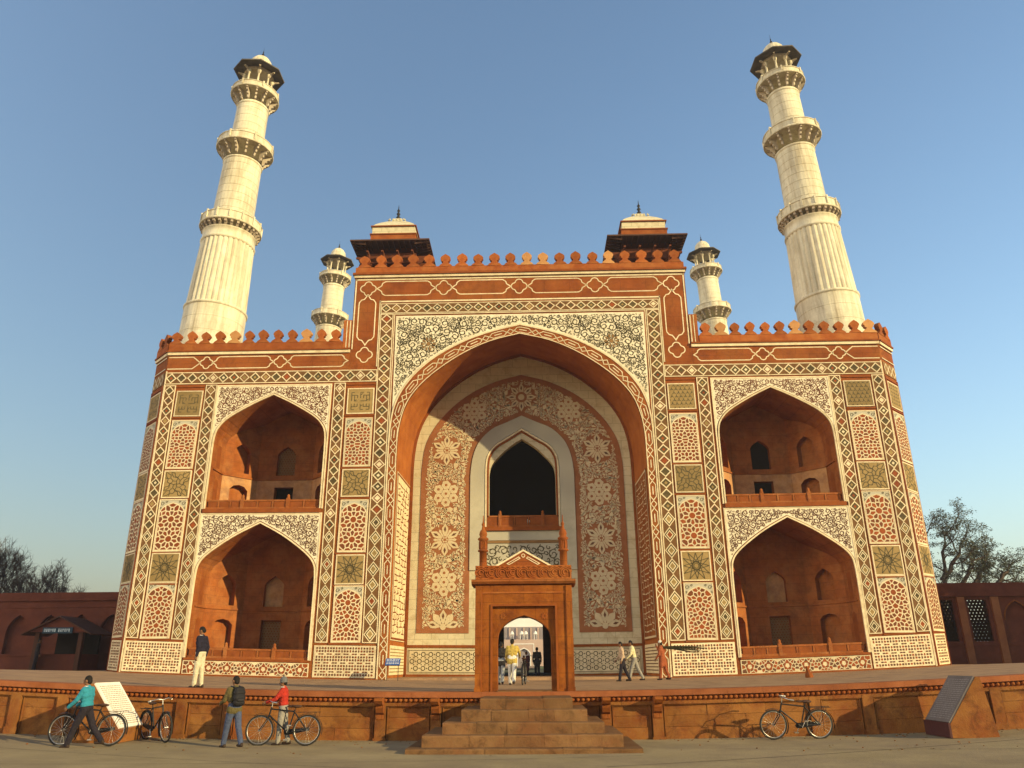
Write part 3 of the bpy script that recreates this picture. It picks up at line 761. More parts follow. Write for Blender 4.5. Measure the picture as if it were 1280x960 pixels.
for s in (-1, 1):
    band((s * 7.81, ZB0), (s * 7.81, 20.30), .72, .62, 8.4)
    band((s * 10.29, ZB0), (s * 10.29, ZT), .60, .58, 7.6)
    band((s * 17.70, ZB0), (s * 17.70, ZT), .60, .58, 7.6)
    band((s * 20.10, ZB0), (s * 20.10, ZT), .60, .58, 7.6)
    a, b = (8.24, 20.42) if s > 0 else (-20.42, -8.24)
    band((a, 16.45), (b, 16.45), .68, .60)
band((-8.17, 20.67), (8.17, 20.67), .60, .60)

# ------------------------------------------------------------------ panels on the piers
ARH = lambda w, h, rise: [(x, z) for x, z in half_to_full(spline([(0, h), (w * .28, h - rise * .30), (w * .42, h - rise * .62), (w * .5, h - rise)], 3), 0)]
def star_panel_meshes(kind, w=1.5):
    h = 2.80; base = MB(); base.prism(rect(-w / 2, w / 2, 0, h), FRONT, 0, .04, mi=0)
    base.ribbon(rect(-w / 2 + .02, w / 2 - .02, .02, h - .02), .06, FRONT, .055, closed=True, mi=1, w0=0)
    hd = h - .16; ar = [(x, z + .05) for x, z in ARH(w - .12, hd - .05, .5)]
    base.prism(ar, FRONT, .0, .05, mi=1)
    inn = [(x * .94, .10 + (z - .05) * .955) for x, z in ar]
    if kind == 'a': cen = [(0, 1.28, .35, 10), (-.38, 1.92, .25, 8), (.38, 1.92, .25, 8), (-.38, .63, .25, 8), (.38, .63, .25, 8), (0, 2.50, .24, 8), (0, .10, .24, 8)]; step = .185
    elif kind == 'b': cen = [(0, 1.72, .37, 10), (0, .66, .37, 10), (-.70, 1.19, .30, 8), (.70, 1.19, .30, 8), (0, 2.46, .2, 6), (-.66, .1, .24, 8), (.66, .1, .24, 8)]; step = .215
    else: cen = [(0, 1.95, .32, 10), (0, 1.3, .32, 10), (0, .65, .32, 10), (-.68, 1.62, .26, 8), (.68, 1.62, .26, 8), (-.68, .98, .26, 8), (.68, .98, .26, 8), (0, 2.52, .2, 6)]; step = .18
    pts, big = star_points(cen, inn, step); inl = MB()
    for i, poly in voronoi(pts, inn, .027 if kind != 'b' else .032):
        inl.prism(poly, FRONT, .05, .058, mi=0 if i in big else (1 if i % 2 else 2), sides=False)
    # small dark scroll in the two spandrels of the head
    for s in (-1, 1):
        for (x, z, r) in ((.58, 2.56, .11), (.36, 2.66, .06), (.66, 2.32, .06)): inl.ribbon([(s * x + r * (1 - .6 * q / 10) * cos(q * .7), z + r * (1 - .6 * q / 10) * sin(q * .7)) for q in range(11)], .025, FRONT, .05, mi=3)
    return base.mesh('star_panel', [MARBG, INL]), inl.mesh('star_inlay', [RUST, RUSTD, RUST, GREEN])
def knot_panel_meshes(kind, w=1.5, h=1.52):
    base = MB(); base.prism(rect(-w / 2, w / 2, 0, h), FRONT, 0, .04, mi=0); base.ribbon(rect(-w / 2 + .02, w / 2 - .02, .02, h - .02), .06, FRONT, .055, closed=True, mi=1, w0=0)
    L = MB(); c = (0, h / 2); H = min(w, h) / 2 - .09; wd = .036
    def R(path, closed=False): L.ribbon([(c[0] + x, c[1] + y) for x, y in path], wd, FRONT, .048, closed=closed)
    if kind == 'star':
        for q in range(12):
            a = 2 * pi * q / 12; b = a + 2 * pi * 5 / 12
            clamp = lambda x: max(-H, min(H, x))
            R([(clamp(1.18 * H * cos(a)), clamp(1.18 * H * sin(a))), (clamp(1.18 * H * cos(b)), clamp(1.18 * H * sin(b)))])
        for r in (.13, .22): R([(r * cos(2 * pi * k / 14), r * sin(2 * pi * k / 14)) for k in range(14)], True)
    elif kind == 'hex':
        st_ = .25; row = 0; y = -H
        while y <= H + .01:
            x = -H + (st_ / 2 if row % 2 else 0)
            while x <= H + .01:
                for k in range(3):
                    a = pi / 2 + k * 2 * pi / 3; q = (x + .11 * cos(a), y + .11 * sin(a))
                    if abs(q[0]) < H and abs(q[1]) < H and abs(x) < H and abs(y) < H: R([(x, y), q])
                L.face([(c[0] + x + .035 * cos(k * pi / 3), -.05, c[1] + y + .035 * sin(k * pi / 3)) for k in range(6)])
                x += st_
            y += st_ * .866; row += 1
    elif kind == 'swirl':
        for q in range(4):
            rot = lambda x, y: (x * cos(q * pi / 2) - y * sin(q * pi / 2), x * sin(q * pi / 2) + y * cos(q * pi / 2))
            R([rot(*p) for p in ((.0, .0), (.16, .02), (.18, .20), (.02, .36), (-.2, .4), (-.34, .58), (-.3, H))])
            R([rot(*p) for p in ((.16, .02), (.36, -.05), (.44, .12), (.62, .16), (H, .36))]); R([rot(*p) for p in ((.18, .2), (.34, .36), (.5, .36), (H, .6))])
            R([rot(*p) for p in ((.02, .36), (.12, .52), (.3, .5), (.36, H))]); R([rot(*p) for p in ((.34, .36), (.3, .5), (.46, .62), (H, H))])
    else:
        rk = random.Random(4); g = .17; nn = int(H / g)
        for i in range(-nn, nn + 1):
            for j in range(-nn, nn + 1):
                t = (abs(i) * 3 + abs(j) * 5 + abs(i * j)) % 4; x, y = i * g, j * g
                if t in (0, 3): R([(x, y), (x + (g if i >= 0 else -g) * (abs(x) < H - g), y)])
                if t in (1, 2): R([(x, y), (x, y + (g if j >= 0 else -g) * (abs(y) < H - g))])
                if t == 2: R([(x, y), (x + .6 * g, y + .6 * g)])
    return base.mesh('knot_panel', [OCHRE, INL]), L.mesh('knot_inlay', [GREEN])
SPM = {k: star_panel_meshes(k) for k in 'abc'}; KPM = {k: knot_panel_meshes(k) for k in ('star', 'hex', 'swirl', 'kufic')}
PZ = [('c', 1.85), ('star', 4.76), ('b', 6.43), ('swirl', 9.42), ('a', 11.10), ('top', 14.16)]
def panel_column(x, s, fr=FRONT, rz=0.0, inner=True):
    for k, z in PZ:
        kk = ('kufic' if s < 0 else 'hex') if k == 'top' else k
        pm_, im_ = SPM[kk] if kk in SPM else KPM[kk]
        X, Y, Z = fr(x, z, .002)
        p = put('star_panel' if kk in SPM else 'knot_panel', pm_, gate, (X + dr.uniform(-.012, .012), Y, Z + W(X, Z) + dr.uniform(-.012, .012)), (0, radians(dr.uniform(-.35, .35)), rz))
        put('star_inlay' if kk in SPM else 'knot_inlay', im_, p, kind='stuff')
def dado(x0, x1, z0, z1, fr=FRONT):
    mb = MB(); mb.prism(rect(x0, x1, z0, z1), fr, 0, .035); p = part(mb, 'dado_panel', INL)
    mb = MB(); ss = .142; nx = int((x1 - x0 - .1) / ss); nz = int((z1 - z0 - .1) / ss); ox = (x0 + x1 - nx * ss) / 2; oz = (z0 + z1 - nz * ss) / 2
    for i in range(nx):
        for j in range(nz):
            if (i + 2 * (j // 3)) % 3 == 1 and j % 3 == 1: 
                continue
            cx, cz = ox + (i + .5) * ss, oz + (j + .5) * ss
            ax = .050; az = .050
            if j % 3 == 1: ax = .062; az = .036
            elif (i + 2 * (j // 3)) % 3 == 1: ax = .036; az = .062
            mb.face([fr(cx + u * ax, cz + v * az, .043) for u, v in ((-1, -.5), (-.5, -1), (.5, -1), (1, -.5), (1, .5), (.5, 1), (-.5, 1), (-1, .5))], 0 if (i * 7 + j * 3) % 4 else 1)
    part(mb, 'lattice_inlay', [DKBR, RUST], parent=p, kind='stuff')
for s in (-1, 1):
    for x in (9.05, 18.91): panel_column(s * x, s)
    for (a, b) in ((7.45, 10.62), (17.37, 20.38)): dado(min(s * a, s * b), max(s * a, s * b), .16, 1.70)
    # chamfer
    cf = lambda u, v, w, s=s: (s * (20.5 + (u + w) * .70711), (u - w) * .70711, v)
    panel_column(.95, s, cf, s * radians(45)); dado(.2, 1.7, .16, 1.70, cf)
    mb = MB()
    for z in (1.78, 4.66, 6.34, 9.32, 11.02, 14.06, 15.85): mb.ribbon([(.14, z), (1.76, z)], .07, cf, .05, w0=0)
    for u in (.08, 1.77): mb.ribbon([(u, .1), (u, 16)], .07, cf, .05, w0=0)
    part(mb, 'corner_trim', RUST)
    mb = MB(); mb.prism(rect(.1, 1.74, 16.1, 16.85), cf, 0, .04); cb = part(mb, 'border_band', OLIVE)
    mb = MB()
    for k in range(3): mb.ribbon([(.15 + k * .53, 16.47), (.41 + k * .53, 16.78), (.67 + k * .53, 16.47), (.41 + k * .53, 16.16)], .06, cf, .05, closed=True)
    part(mb, 'diamond_row', INL, parent=cb)
    for zz in (17.05, 17.75): mb = MB(); mb.ribbon([(.05, zz), (1.8, zz)], .06, cf, .05); part(mb, 'edge_line', INL, parent=cb)

# ------------------------------------------------------------------ niches
def clip_arch(full, a, b):
    """part of the arch outline polygon between u=a and u=b, resting on the floor"""
    zf = full[0][1]
    arch = full[1:-1]
    def zat(u):
        for p, q in zip(arch[:-1], arch[1:]):
            if p[0] <= u <= q[0] and q[0] > p[0]: return p[1] + (q[1] - p[1]) * (u - p[0]) / (q[0] - p[0])
        return arch[0][1] if u <= arch[0][0] else arch[-1][1]
    return [(a, zf)] + [(b, zf)] + [(b, zat(b))] + [p for p in arch if a < p[0] < b][::-1] + [(a, zat(a))]
def archhole(c, w, z0, z1, rise, flat=False):
    if flat: return [(c - w / 2, z0), (c + w / 2, z0), (c + w / 2, z1 - rise), (c + w * .3, z1 - rise * .25), (c, z1), (c - w * .3, z1 - rise * .25), (c - w / 2, z1 - rise)]
    return [(c + x, z) for x, z in half_to_full(spline([(0, z1), (w * .25, z1 - rise * .35), (w * .42, z1 - rise * .7), (w * .5, z1 - rise)], 3), z0)]
Y1, Y2, UB = 1.7, 3.3, 1.65
def niche(cx, half, zf, zs, winz, doorz, upper, side):
    full = half_to_full(half, zf); hw = half[-1][0]
    yw = lambda u: Y2 if abs(u) <= UB else Y2 + (Y1 - Y2) * (abs(u) - UB) / (hw - UB)
    P = resample(full, 57); mb = MB()
    P = sorted(P + [(-UB, clip_arch(full, -UB, UB)[-1][1]), (UB, clip_arch(full, -UB, UB)[2][1])], key=lambda p: 0) if False else P
    mb.idx([(cx + x, .02, z) for x, z in P] + [(cx + x, yw(x), z) for x, z in P], [(i, i + 1, 57 + i + 1, 57 + i) for i in range(56)], 0, False)
    mb.face([(cx - hw, .0, zf), (cx + hw, .0, zf), (cx + hw, Y1, zf), (cx + UB, Y2, zf), (cx - UB, Y2, zf), (cx - hw, Y1, zf)])
    root = part(mb, 'niche', NICHE)
    dl = sqrt((hw - UB) ** 2 + (Y2 - Y1) ** 2); k = dl / (hw - UB)
    walls = []
    fc = lambda u, v, w: (cx + u, Y2 - w, v)
    walls.append((clip_arch(full, -UB, UB), fc, [archhole(0, 1.1, winz[0], winz[1], .5), [(-.56, doorz[0]), (.56, doorz[0]), (.56, doorz[1]), (-.56, doorz[1])]], 'c'))
    for s in (-1, 1):
        d = Vector((s * (hw - UB), Y1 - Y2)) / dl; nrm = Vector((-d.y, d.x)); 
        if nrm.y > 0: nrm = -nrm
        fd = lambda u, v, w, s=s, d=d, nrm=nrm: (cx + s * UB + d.x * u + nrm.x * w, Y2 + d.y * u + nrm.y * w, v)
        pl = [((abs(u) - UB) * k, z) for u, z in (clip_arch(full, UB, hw) if s > 0 else clip_arch(full, -hw, -UB))]
        walls.append((pl, fd, [archhole(dl / 2, 1.05, winz[0], winz[1], .5), archhole(dl / 2, 1.1, doorz[0] + .12, doorz[1], .3, True)], 'd'))
    for (pl, f_, holes, t) in walls:
        mb = MB(); mb.prism(pl, f_, -.45, 0, holes, sides=True); part(mb, 'niche_wall', NICHE, parent=root)
        for j, h in enumerate(holes):
            mb = MB(); mb.prism(h, f_, 0, -.45 if t == 'd' else (-.3 if not (upper and j) else -.44), sides=False)
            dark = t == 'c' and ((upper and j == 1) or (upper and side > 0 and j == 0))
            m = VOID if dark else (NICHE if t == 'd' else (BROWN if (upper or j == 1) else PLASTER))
            rec = part(mb, 'doorway' if dark else 'niche_recess', m, parent=root)
            if t == 'c' and not dark and (upper or j == 1):       # pierced screen
                sc = MB(); xs = [p[0] for p in h]; zs_ = [p[1] for p in h]; g = .16; v = min(zs_) + .08; row = 0
                while v < max(zs_) - .05:
                    u = min(xs) + .08 + (g / 2 if row % 2 else 0)
                    while u < max(xs) - .06:
                        if inpoly(u, v, h): ring(sc, (u, v), .07, .035, f_, -.27, 0, 6)
                        u += g
                    v += g * .87; row += 1
                part(sc, 'jali_screen', OLIVE, parent=root, kind='stuff')
        # string course on this wall
        us = [p[0] for p in pl]; mb = MB(); mb.prism(rect(min(us), max(us), zs, zs + .09), f_, 0, .07); part(mb, 'string_course', NICHE, parent=root)
        if upper:
            z0_, z1_ = zf, zs
            mb = MB(); hh = [[(q[0], q[1]) for q in holes[1]]]; mb.prism(rect(min(us) + .01, max(us) - .01, z0_, z1_), f_, 0, .012, hh, sides=False); part(mb, 'plaster_patch', PLASTER, parent=root)
    for s in (-1, 1):                                  # slim niches on the straight jambs
        fj = lambda u, v, w, s=s: (cx + s * (hw - w), u, v)
        mb = MB(); mb.prism(archhole(.95, .5, winz[0] - .1, winz[1] - .1, .3), fj, 0, .012, sides=False); part(mb, 'niche_recess', BROWN, parent=root)
        mb = MB(); mb.prism(archhole(1.0, .55, doorz[0] + .2, doorz[1], .22), fj, 0, .012, sides=False); part(mb, 'niche_recess', BROWN, parent=root)
        mb = MB(); mb.prism(rect(0.3, Y1, zs, zs + .09), fj, 0, .07); part(mb, 'string_course', NICHE, parent=root)
    return root
for s in (-1, 1):
    cx = s * NCX
    niche(cx, NU, ZU, 11.15, (11.45, 13.2), (9.1, 10.72), True, s)
    niche(cx, NLW, ZL, 3.55, (3.8, 5.5), (1.0, 3.05), False, s)
    for (half, zf, ztop, seed) in ((NU, ZU, 15.95, 31), (NLW, ZL, 8.52, 32)):
        hw = half[-1][0]; o = inset_half(half, .075); f2 = lambda u, v, w, cx=cx: (cx + u, -w, v)
        mb = MB(); mb.prism(off_ring(half_to_full(o, zf), half_to_full(half, zf)), f2, -.02, .07); part(mb, 'arch_moulding', INL)
        oo = [p for p in inset_half(half, .12) if p[0] < 3.27]
        poly = [(-3.27, ztop), (3.27, ztop), (3.27, oo[-1][1])] + oo[::-1] + [(-x, z) for x, z in oo[1:]] + [(-3.27, oo[-1][1])]
        mb = MB(); mb.prism(poly, f2, 0, .03); p = part(mb, 'spandrel_panel', SPW)
        reg = [(0.03, ztop - .09), (3.16, ztop - .09), (3.16, oo[-1][1] + .3)] + [(x, z + .06) for x, z in oo[::-1] if x < 3.14 and z > oo[-1][1] + .3]
        mb = MB()
        for q in (1, -1):
            f3 = lambda u, v, w, cx=cx, q=q: (cx + q * u, -w, v)
            curls(mb, reg, 460, .045, .18, f3, .038, .036, seed)
        part(mb, 'vine_inlay', [RUSTD if seed == 31 else DKBR], parent=p, kind='stuff')
        mb = MB(); mb.ribbon([(-3.27, zf), (-3.27, ztop), (3.27, ztop), (3.27, zf)], .07, f2, .05, w0=0); part(mb, 'edge_line', INL)
    mb = MB(); mb.box(cx - 3.2, cx + 3.2, -.10, .3, 8.56, 8.79); part(mb, 'ledge', BROWN)
    mb = MB(); mb.box(cx - 3.2, cx + 3.2, -.08, .3, .84, .96); part(mb, 'ledge', BROWN)
    balustrade(cx - 3.1, cx + 3.1, .12, 8.79, .52, (cx - 1.15, cx + 1.35))
    balustrade(cx - 3.1, cx + 3.1, .12, .96, .50, (cx - 1.15, cx + 1.35))
    # tile strip below the lower niche
    f2 = lambda u, v, w, cx=cx: (cx + u, -w, v)
    mb = MB(); mb.prism(rect(-3.22, 3.22, .16, .82), f2, 0, .035); p = part(mb, 'dado_panel', INL)
    clip = rect(-3.17, 3.17, .20, .78); cen = []
    for k in range(7): cen.append((-2.79 + .93 * k, .49, .16, 10))
    for k in range(6): cen.append((-2.325 + .93 * k, .76, .15, 10)); cen.append((-2.325 + .93 * k, .22, .15, 10))
    pts, big = star_points(cen, clip, .16); mb = MB()
    for i, poly in voronoi(pts, clip, .022):
        if i in big: continue
        mb.prism(poly, f2, .03, .043, mi=i % 2, sides=False)
    for k in range(7): ring(mb, (-2.79 + .93 * k, .49), .15, .05, f2, .046, 1, 12)
    part(mb, 'lattice_inlay', [DKBR, RUST], parent=p, kind='stuff')

# ------------------------------------------------------------------ friezes, cornices, parapets
def quatre(c, r, vert=False):
    out = []
    for k in range(4):
        for q in range(7):
            a = k * pi / 2 + radians(-82 + 164 * q / 6); cx_, cy_ = .52 * r * cos(k * pi / 2), .52 * r * sin(k * pi / 2)
            out.append((c[0] + cx_ + .50 * r * cos(a), c[1] + cy_ + .50 * r * sin(a)))
    return out
def cart(L, h):
    H = h / 2; e = [(0, 0), (.16 * h, .10 * h), (.30 * h, .20 * h), (.34 * h, .36 * h), (.52 * h, .49 * h), (.66 * h, H)]
    top = e + [(L - x, y) for x, y in e[::-1]]
    return top + [(x, -y) for x, y in top[::-1][1:-1]]
def frieze_chain(mk, p, fr): 
    m_ = MB(); m_.ribbon(mk, .06, fr, .02, closed=True, w0=-.01); m_.v = [(x, y, z + W(x, z)) for x, y, z in m_.v]; m_.build('cartouche_inlay', INL, p)
for s in (-1, 1):
    fr = lambda u, v, w, s=s: (s * u, -w, v)
    mb = MB(); mb.prism(rect(9.9, 20.48, 16.9, 17.86), fr, 0, .012); fp = part(mb, 'frieze_panel', RED)
    zc = 17.4; qs = [9.55, 13.88, 18.2]
    for q in qs[1:]: frieze_chain(quatre((q, zc), .36), fp, fr)
    for a, b in ((9.95, 13.5), (14.26, 17.84)): frieze_chain([(a + x, zc + y) for x, y in cart(b - a, .72)], fp, fr)
    m_ = MB(); m_.ribbon([(20.44, zc + .36), (19.0, zc + .36), (18.8, zc + .2), (18.56, zc), (18.8, zc - .2), (19.0, zc - .36), (20.44, zc - .36)], .06, fr, .02); m_.build('cartouche_inlay', INL, fp)
    # cornice, parapet wall, merlons
    mb = MB(); mb.box(min(s * 9.86, s * 20.52), max(s * 9.86, s * 20.52), -.10, .2, 17.89, 18.06); part(mb, 'cornice', INL, warp=False)
    mb = MB(); mb.box(min(s * 9.86, s * 20.52), max(s * 9.86, s * 20.52), -.16, .2, 18.065, 18.16); part(mb, 'cornice', BROWN, warp=False)
    mb = MB(); mb.box(min(s * 10.35, s * 20.52), max(s * 10.35, s * 20.52), -.08, .22, 18.165, 18.60); part(mb, 'parapet', REDW, warp=False)
    cf = lambda u, v, w, s=s: (s * (20.5 + (u + w) * .70711), (u - w) * .70711, v)
    for (z0, z1, w0, m, nm) in ((17.89, 18.06, .1, INL, 'cornice'), (18.065, 18.16, .16, BROWN, 'cornice'), (18.165, 18.6, .08, REDW, 'parapet')):
        mb = MB(); mb.prism(rect(.06, 1.84, z0, z1), cf, -.3, w0, back=True); part(mb, nm, m, warp=False)
    mb = MB(); mb.box(s * 21.6, s * 21.9, 1.35, 36, 18.12, 18.6); part(mb, 'parapet', REDW, warp=False)
    # stub pier beside the portal
    mb = MB(); mb.box(min(s * 9.86, s * 10.33), max(s * 9.86, s * 10.33), -.05, .3, 18.17, 19.95); part(mb, 'stub_pier', REDW, warp=False)
    for ex, ew in ((9.93, .07), (10.12, .05)): mb = MB(); mb.ribbon([(ex, 18.2), (ex, 19.9)], ew, fr, .06); part(mb, 'edge_line', INL, warp=False)
    # vertical cartouche beside the great frame
    mb = MB(); mb.prism(rect(8.28, 9.8, 17.0, 22.62), fr, 0, .01); fp = part(mb, 'frieze_panel', RED, warp=False)
    xc = 9.02
    frieze_chain([(xc + y * 1.0, 18.35 + x) for x, y in cart(3.25, 1.0)], fp, fr)
    frieze_chain(quatre((xc, 17.74), .46), fp, fr); frieze_chain(quatre((xc, 22.0), .46), fp, fr)
    for ex, e0, e1 in ((8.26, 17.0, 21.2), (9.76, 18.1, 22.66)): mb = MB(); mb.ribbon([(ex, e0), (ex, e1)], .07, fr, .03); part(mb, 'edge_line', INL, warp=False)
mb = MB(); mb.prism(rect(-8.26, 8.26, 21.2, 22.62), FRONT, 0, .011); fp = part(mb, 'frieze_panel', RED, warp=False)
for x in (-4.5, 0, 4.5): frieze_chain(quatre((x, 22.0), .46), fp, FRONT)
for a, b in ((-8.5, -4.98), (-4.02, -.48), (.48, 4.02), (4.98, 8.5)): frieze_chain([(a + x, 22.0 + y) for x, y in cart(b - a, .92)], fp, FRONT)
for z in (21.13, 22.6): mb = MB(); mb.ribbon([(-9.78 if z > 22 else -8.3, z), (9.78 if z > 22 else 8.3, z)], .09, FRONT, .03); part(mb, 'edge_line', INL, warp=False)
mb = MB(); mb.ribbon([(-7.35, 1.86), (-7.35, 20.28), (7.35, 20.28), (7.35, 1.86)], .05, FRONT, .06); part(mb, 'edge_line', INL)
mb = MB(); mb.box(-9.9, 9.9, -.10, .3, 22.72, 22.88); part(mb, 'cornice', INL, warp=False)
mb = MB(); mb.box(-9.98, 9.98, -.18, .3, 22.885, 23.02); part(mb, 'cornice', BROWN, warp=False)
mb = MB(); mb.box(-9.85, 9.85, -.06, .26, 23.025, 23.42); part(mb, 'parapet', REDW, warp=False)
def merlon_mesh(h=.86, w=.60):
    half = [(.48, 0), (.40, .12), (.20, .26), (.17, .36), (.30, .44), (.27, .50), (.36, .58), (.36, .70), (.27, .82), (.12, .92), (0, 1.0)]
    pl = [(x * w / .72, z * h) for x, z in half]; pl = pl + [(-x, z) for x, z in pl[::-1][1:]]
    m_ = MB(); m_.prism(pl[::1], lambda u, v, w_: (u, -w_, v), -.16, .10, back=True); return m_.mesh('merlon', REDW)
ME1, ME2 = merlon_mesh(.84, .62), merlon_mesh(.80, .55)
REDW2 = stone("pale_replacement_sandstone", (0.36, 0.17, 0.06), (0.46, 0.24, 0.09), scale=2, rnd=.1)
ME3 = merlon_mesh(.85, .62); ME3.materials[0] = REDW2
for i in range(20):
    x = -9.32 + i * .981; put('merlon', ME3 if i in (10, 11, 15) else ME1, gate, (x + rs.uniform(-.02, .02), .02, 23.41), (radians(rs.uniform(-1.5, 1.5)), radians(rs.uniform(-2, 2)), radians(rs.uniform(-3, 3))), (rs.uniform(.94, 1.04), 1, rs.uniform(.94, 1.04)))
for s in (-1, 1):
    for i in range(12):
        x = 10.75 + i * .853; m_ = put('merlon', ME2, gate, (s * x + rs.uniform(-.02, .02), .0, 18.59), (radians(rs.uniform(-1.5, 1.5)), radians(rs.uniform(-2.5, 2.5)), radians(rs.uniform(-3, 3))), (rs.uniform(.93, 1.05), 1, rs.uniform(.92, 1.05)))
        if (i + (s > 0)) % 5 == 2: m_.data = ME3
    for u in (.55, 1.4):
        put('merlon', ME2, gate, (s * (20.5 + u * .70711), u * .70711, 18.59), (0, 0, s * radians(45)))
    for i in range(36): put('merlon', ME2, gate, (s * 21.75, 1.9 + i * .95, 18.59), (0, 0, radians(90)))
# plinth course
for s in (-1, 1):
    mb = MB(); mb.box(min(s * 7.32, s * 20.56), max(s * 7.32, s * 20.56), -.10, .05, -.35, .12); part(mb, 'plinth', BROWN)
mb = MB(); mb.box(-6.84, 6.84, .03, 4.9, -.3, .16); part(mb, 'iwan_floor', FLOOR)
for s in (-1, 1):
    mb = MB(); mb.ribbon([(s * 20.45, .1), (s * 20.45, 16.9)], .07, FRONT, .03, w0=0); part(mb, 'edge_line', INL)
    for z in (1.78, 4.67, 6.35, 9.33, 11.03, 14.07, 15.93):
        for (a, b) in ((8.2, 9.9), (18.1, 19.72)):
            mb = MB(); mb.box(min(s * a, s * b), max(s * a, s * b), -.05, 0, z - .045, z + .045); part(mb, 'panel_divider', BROWN)

# ================================================================== DOORWAY PORCH at the head of the steps
POR = stone("porch_sandstone", (0.19, 0.048, 0.006), (0.29, 0.092, 0.012), scale=1.8, stain=(0.12, 0.030, 0.006), stain_amt=0.75, joint=(.9, .5, 0, .3), stain_scale=1.2, grime=((0.07, 0.018, 0.005), .6, 2.2))
porch = thing('doorway_porch', 'small freestanding red sandstone doorway with carved parapet and two slim turrets', 'doorway', (0.24, -17.1, 0.08))
PF = lambda u, v, w: (u, -w, v)
D_ARCH = spline([(0, 2.13), (.3, 2.03), (.56, 1.88), (.74, 1.69), (.79, 1.5), (.80, 1.35)], 4)
def pp(mbx, name, m=POR, parent=None, **k): return mbx.build(name, m, parent or porch, **k)
mb = MB(); mb.prism(rect(-1.45, 1.45, -.12, 3.0), PF, -.95, 0, [rect(-.97, .97, -.119, 2.42)], back=True); pp(mb, 'door_surround')
mb = MB(); mb.prism(rect(-.968, .968, -.115, 2.418), PF, -.80, -.10, [half_to_full(D_ARCH, -.114)], back=True); pp(mb, 'arch_panel')
mb = MB()
mb.ribbon([(-.965, -.1), (-.965, 2.415), (.965, 2.415), (.965, -.1)], .06, PF, .03, w0=0); pp(mb, 'frame_moulding', BROWN)
mb = MB(); mb.ribbon([(-1.27, -.1), (-1.27, 2.78), (1.27, 2.78), (1.27, -.1)], .05, PF, .022, w0=0); pp(mb, 'frame_moulding', REDW)
for x in (-1.36, 1.36):
    mb = MB(); mb.box(x - .09, x + .09, -.05, 0, -.12, 2.98); mb.box(x - .105, x + .105, -.07, 0, -.12, .12); pp(mb, 'jamb_pilaster')
for x in (-.62, .62):
    mb = MB()
    for k in range(8): a = k * pi / 4; mb.face([(x + .02 * cos(a), .085, 2.1 + .02 * sin(a)), (x + .07 * cos(a - .3), .075, 2.1 + .07 * sin(a - .3)), (x + .095 * cos(a), .08, 2.1 + .095 * sin(a)), (x + .07 * cos(a + .3), .075, 2.1 + .07 * sin(a + .3))])
    pp(mb, 'rosette', REDW)
mb = MB(); mb.prism([(-.1, 3.0), (.08, 3.03), (.14, 3.10), (.14, 3.16), (-.95, 3.16), (-.95, 3.0)], lambda u, v, w: (w, -u, v), -1.57, 1.57, back=True); pp(mb, 'cornice', NICHE)
mb = MB(); mb.box(-1.46, 1.46, .0, .5, 3.165, 3.58); pr_ = pp(mb, 'parapet', RED)
mb = MB()
for k in range(9):
    x = -1.28 + k * .32
    for rr in (.07, .13, .18):
        mb.ribbon([(x + rr * 1.05 * cos(a), 3.37 + rr * .95 * sin(a)) for a in [q * pi / 6 + .6 * (k % 2) for q in range(10)]], .026, PF, .03, w0=0)
mb.ribbon(rect(-1.43, 1.43, 3.19, 3.555), .03, PF, .03, closed=True, w0=0); pp(mb, 'scroll_carving', REDW, pr_)
mb = MB(); mb.prism([(-.80, 3.585), (.80, 3.585), (0, 4.04)], PF, -.32, -.2, back=True); gb = pp(mb, 'gable', RED)
mb = MB(); mb.ribbon([(-.84, 3.585), (0, 4.06), (.84, 3.585)], .05, PF, -.18, w0=-.32); mb.ribbon([(-.5, 3.66), (-.14, 3.86), (-.10, 3.82), (-.44, 3.63)], .022, PF, -.19, closed=True); mb.ribbon([(.5, 3.66), (.14, 3.86), (.10, 3.82), (.44, 3.63)], .022, PF, -.19, closed=True)
mb.ribbon([(.05 * cos(k * pi / 5), 3.90 + .05 * sin(k * pi / 5)) for k in range(10)], .02, PF, -.19, closed=True); pp(mb, 'gable_inlay', INL, gb)
for x in (-1.24, 1.24):
    mb = MB(); mb.lathe([(.115, 3.585), (.115, 4.02), (.16, 4.03), (.16, 4.08), (.115, 4.1), (.125, 4.36), (.17, 4.40), (.16, 4.44), (.10, 4.48), (.125, 4.56), (.10, 4.66), (.05, 4.72), (.035, 4.82), (.055, 4.86), (.02, 4.95), (.012, 5.15)], 12, (x, .2, 0)); t_ = pp(mb, 'turret', RED)
    for k in range(6): a = k * pi / 3; m2 = MB(); m2.box(-.02, .02, -.012, .012, 4.11, 4.34); m2.build('rib', BROWN, t_, loc=(x + .125 * cos(a), .2 + .125 * sin(a), 0), rot=(0, 0, a + pi / 2))
mb = MB(); mb.box(-.80, .80, -.05, .9, -.12, .03); pp(mb, 'threshold', STEP)

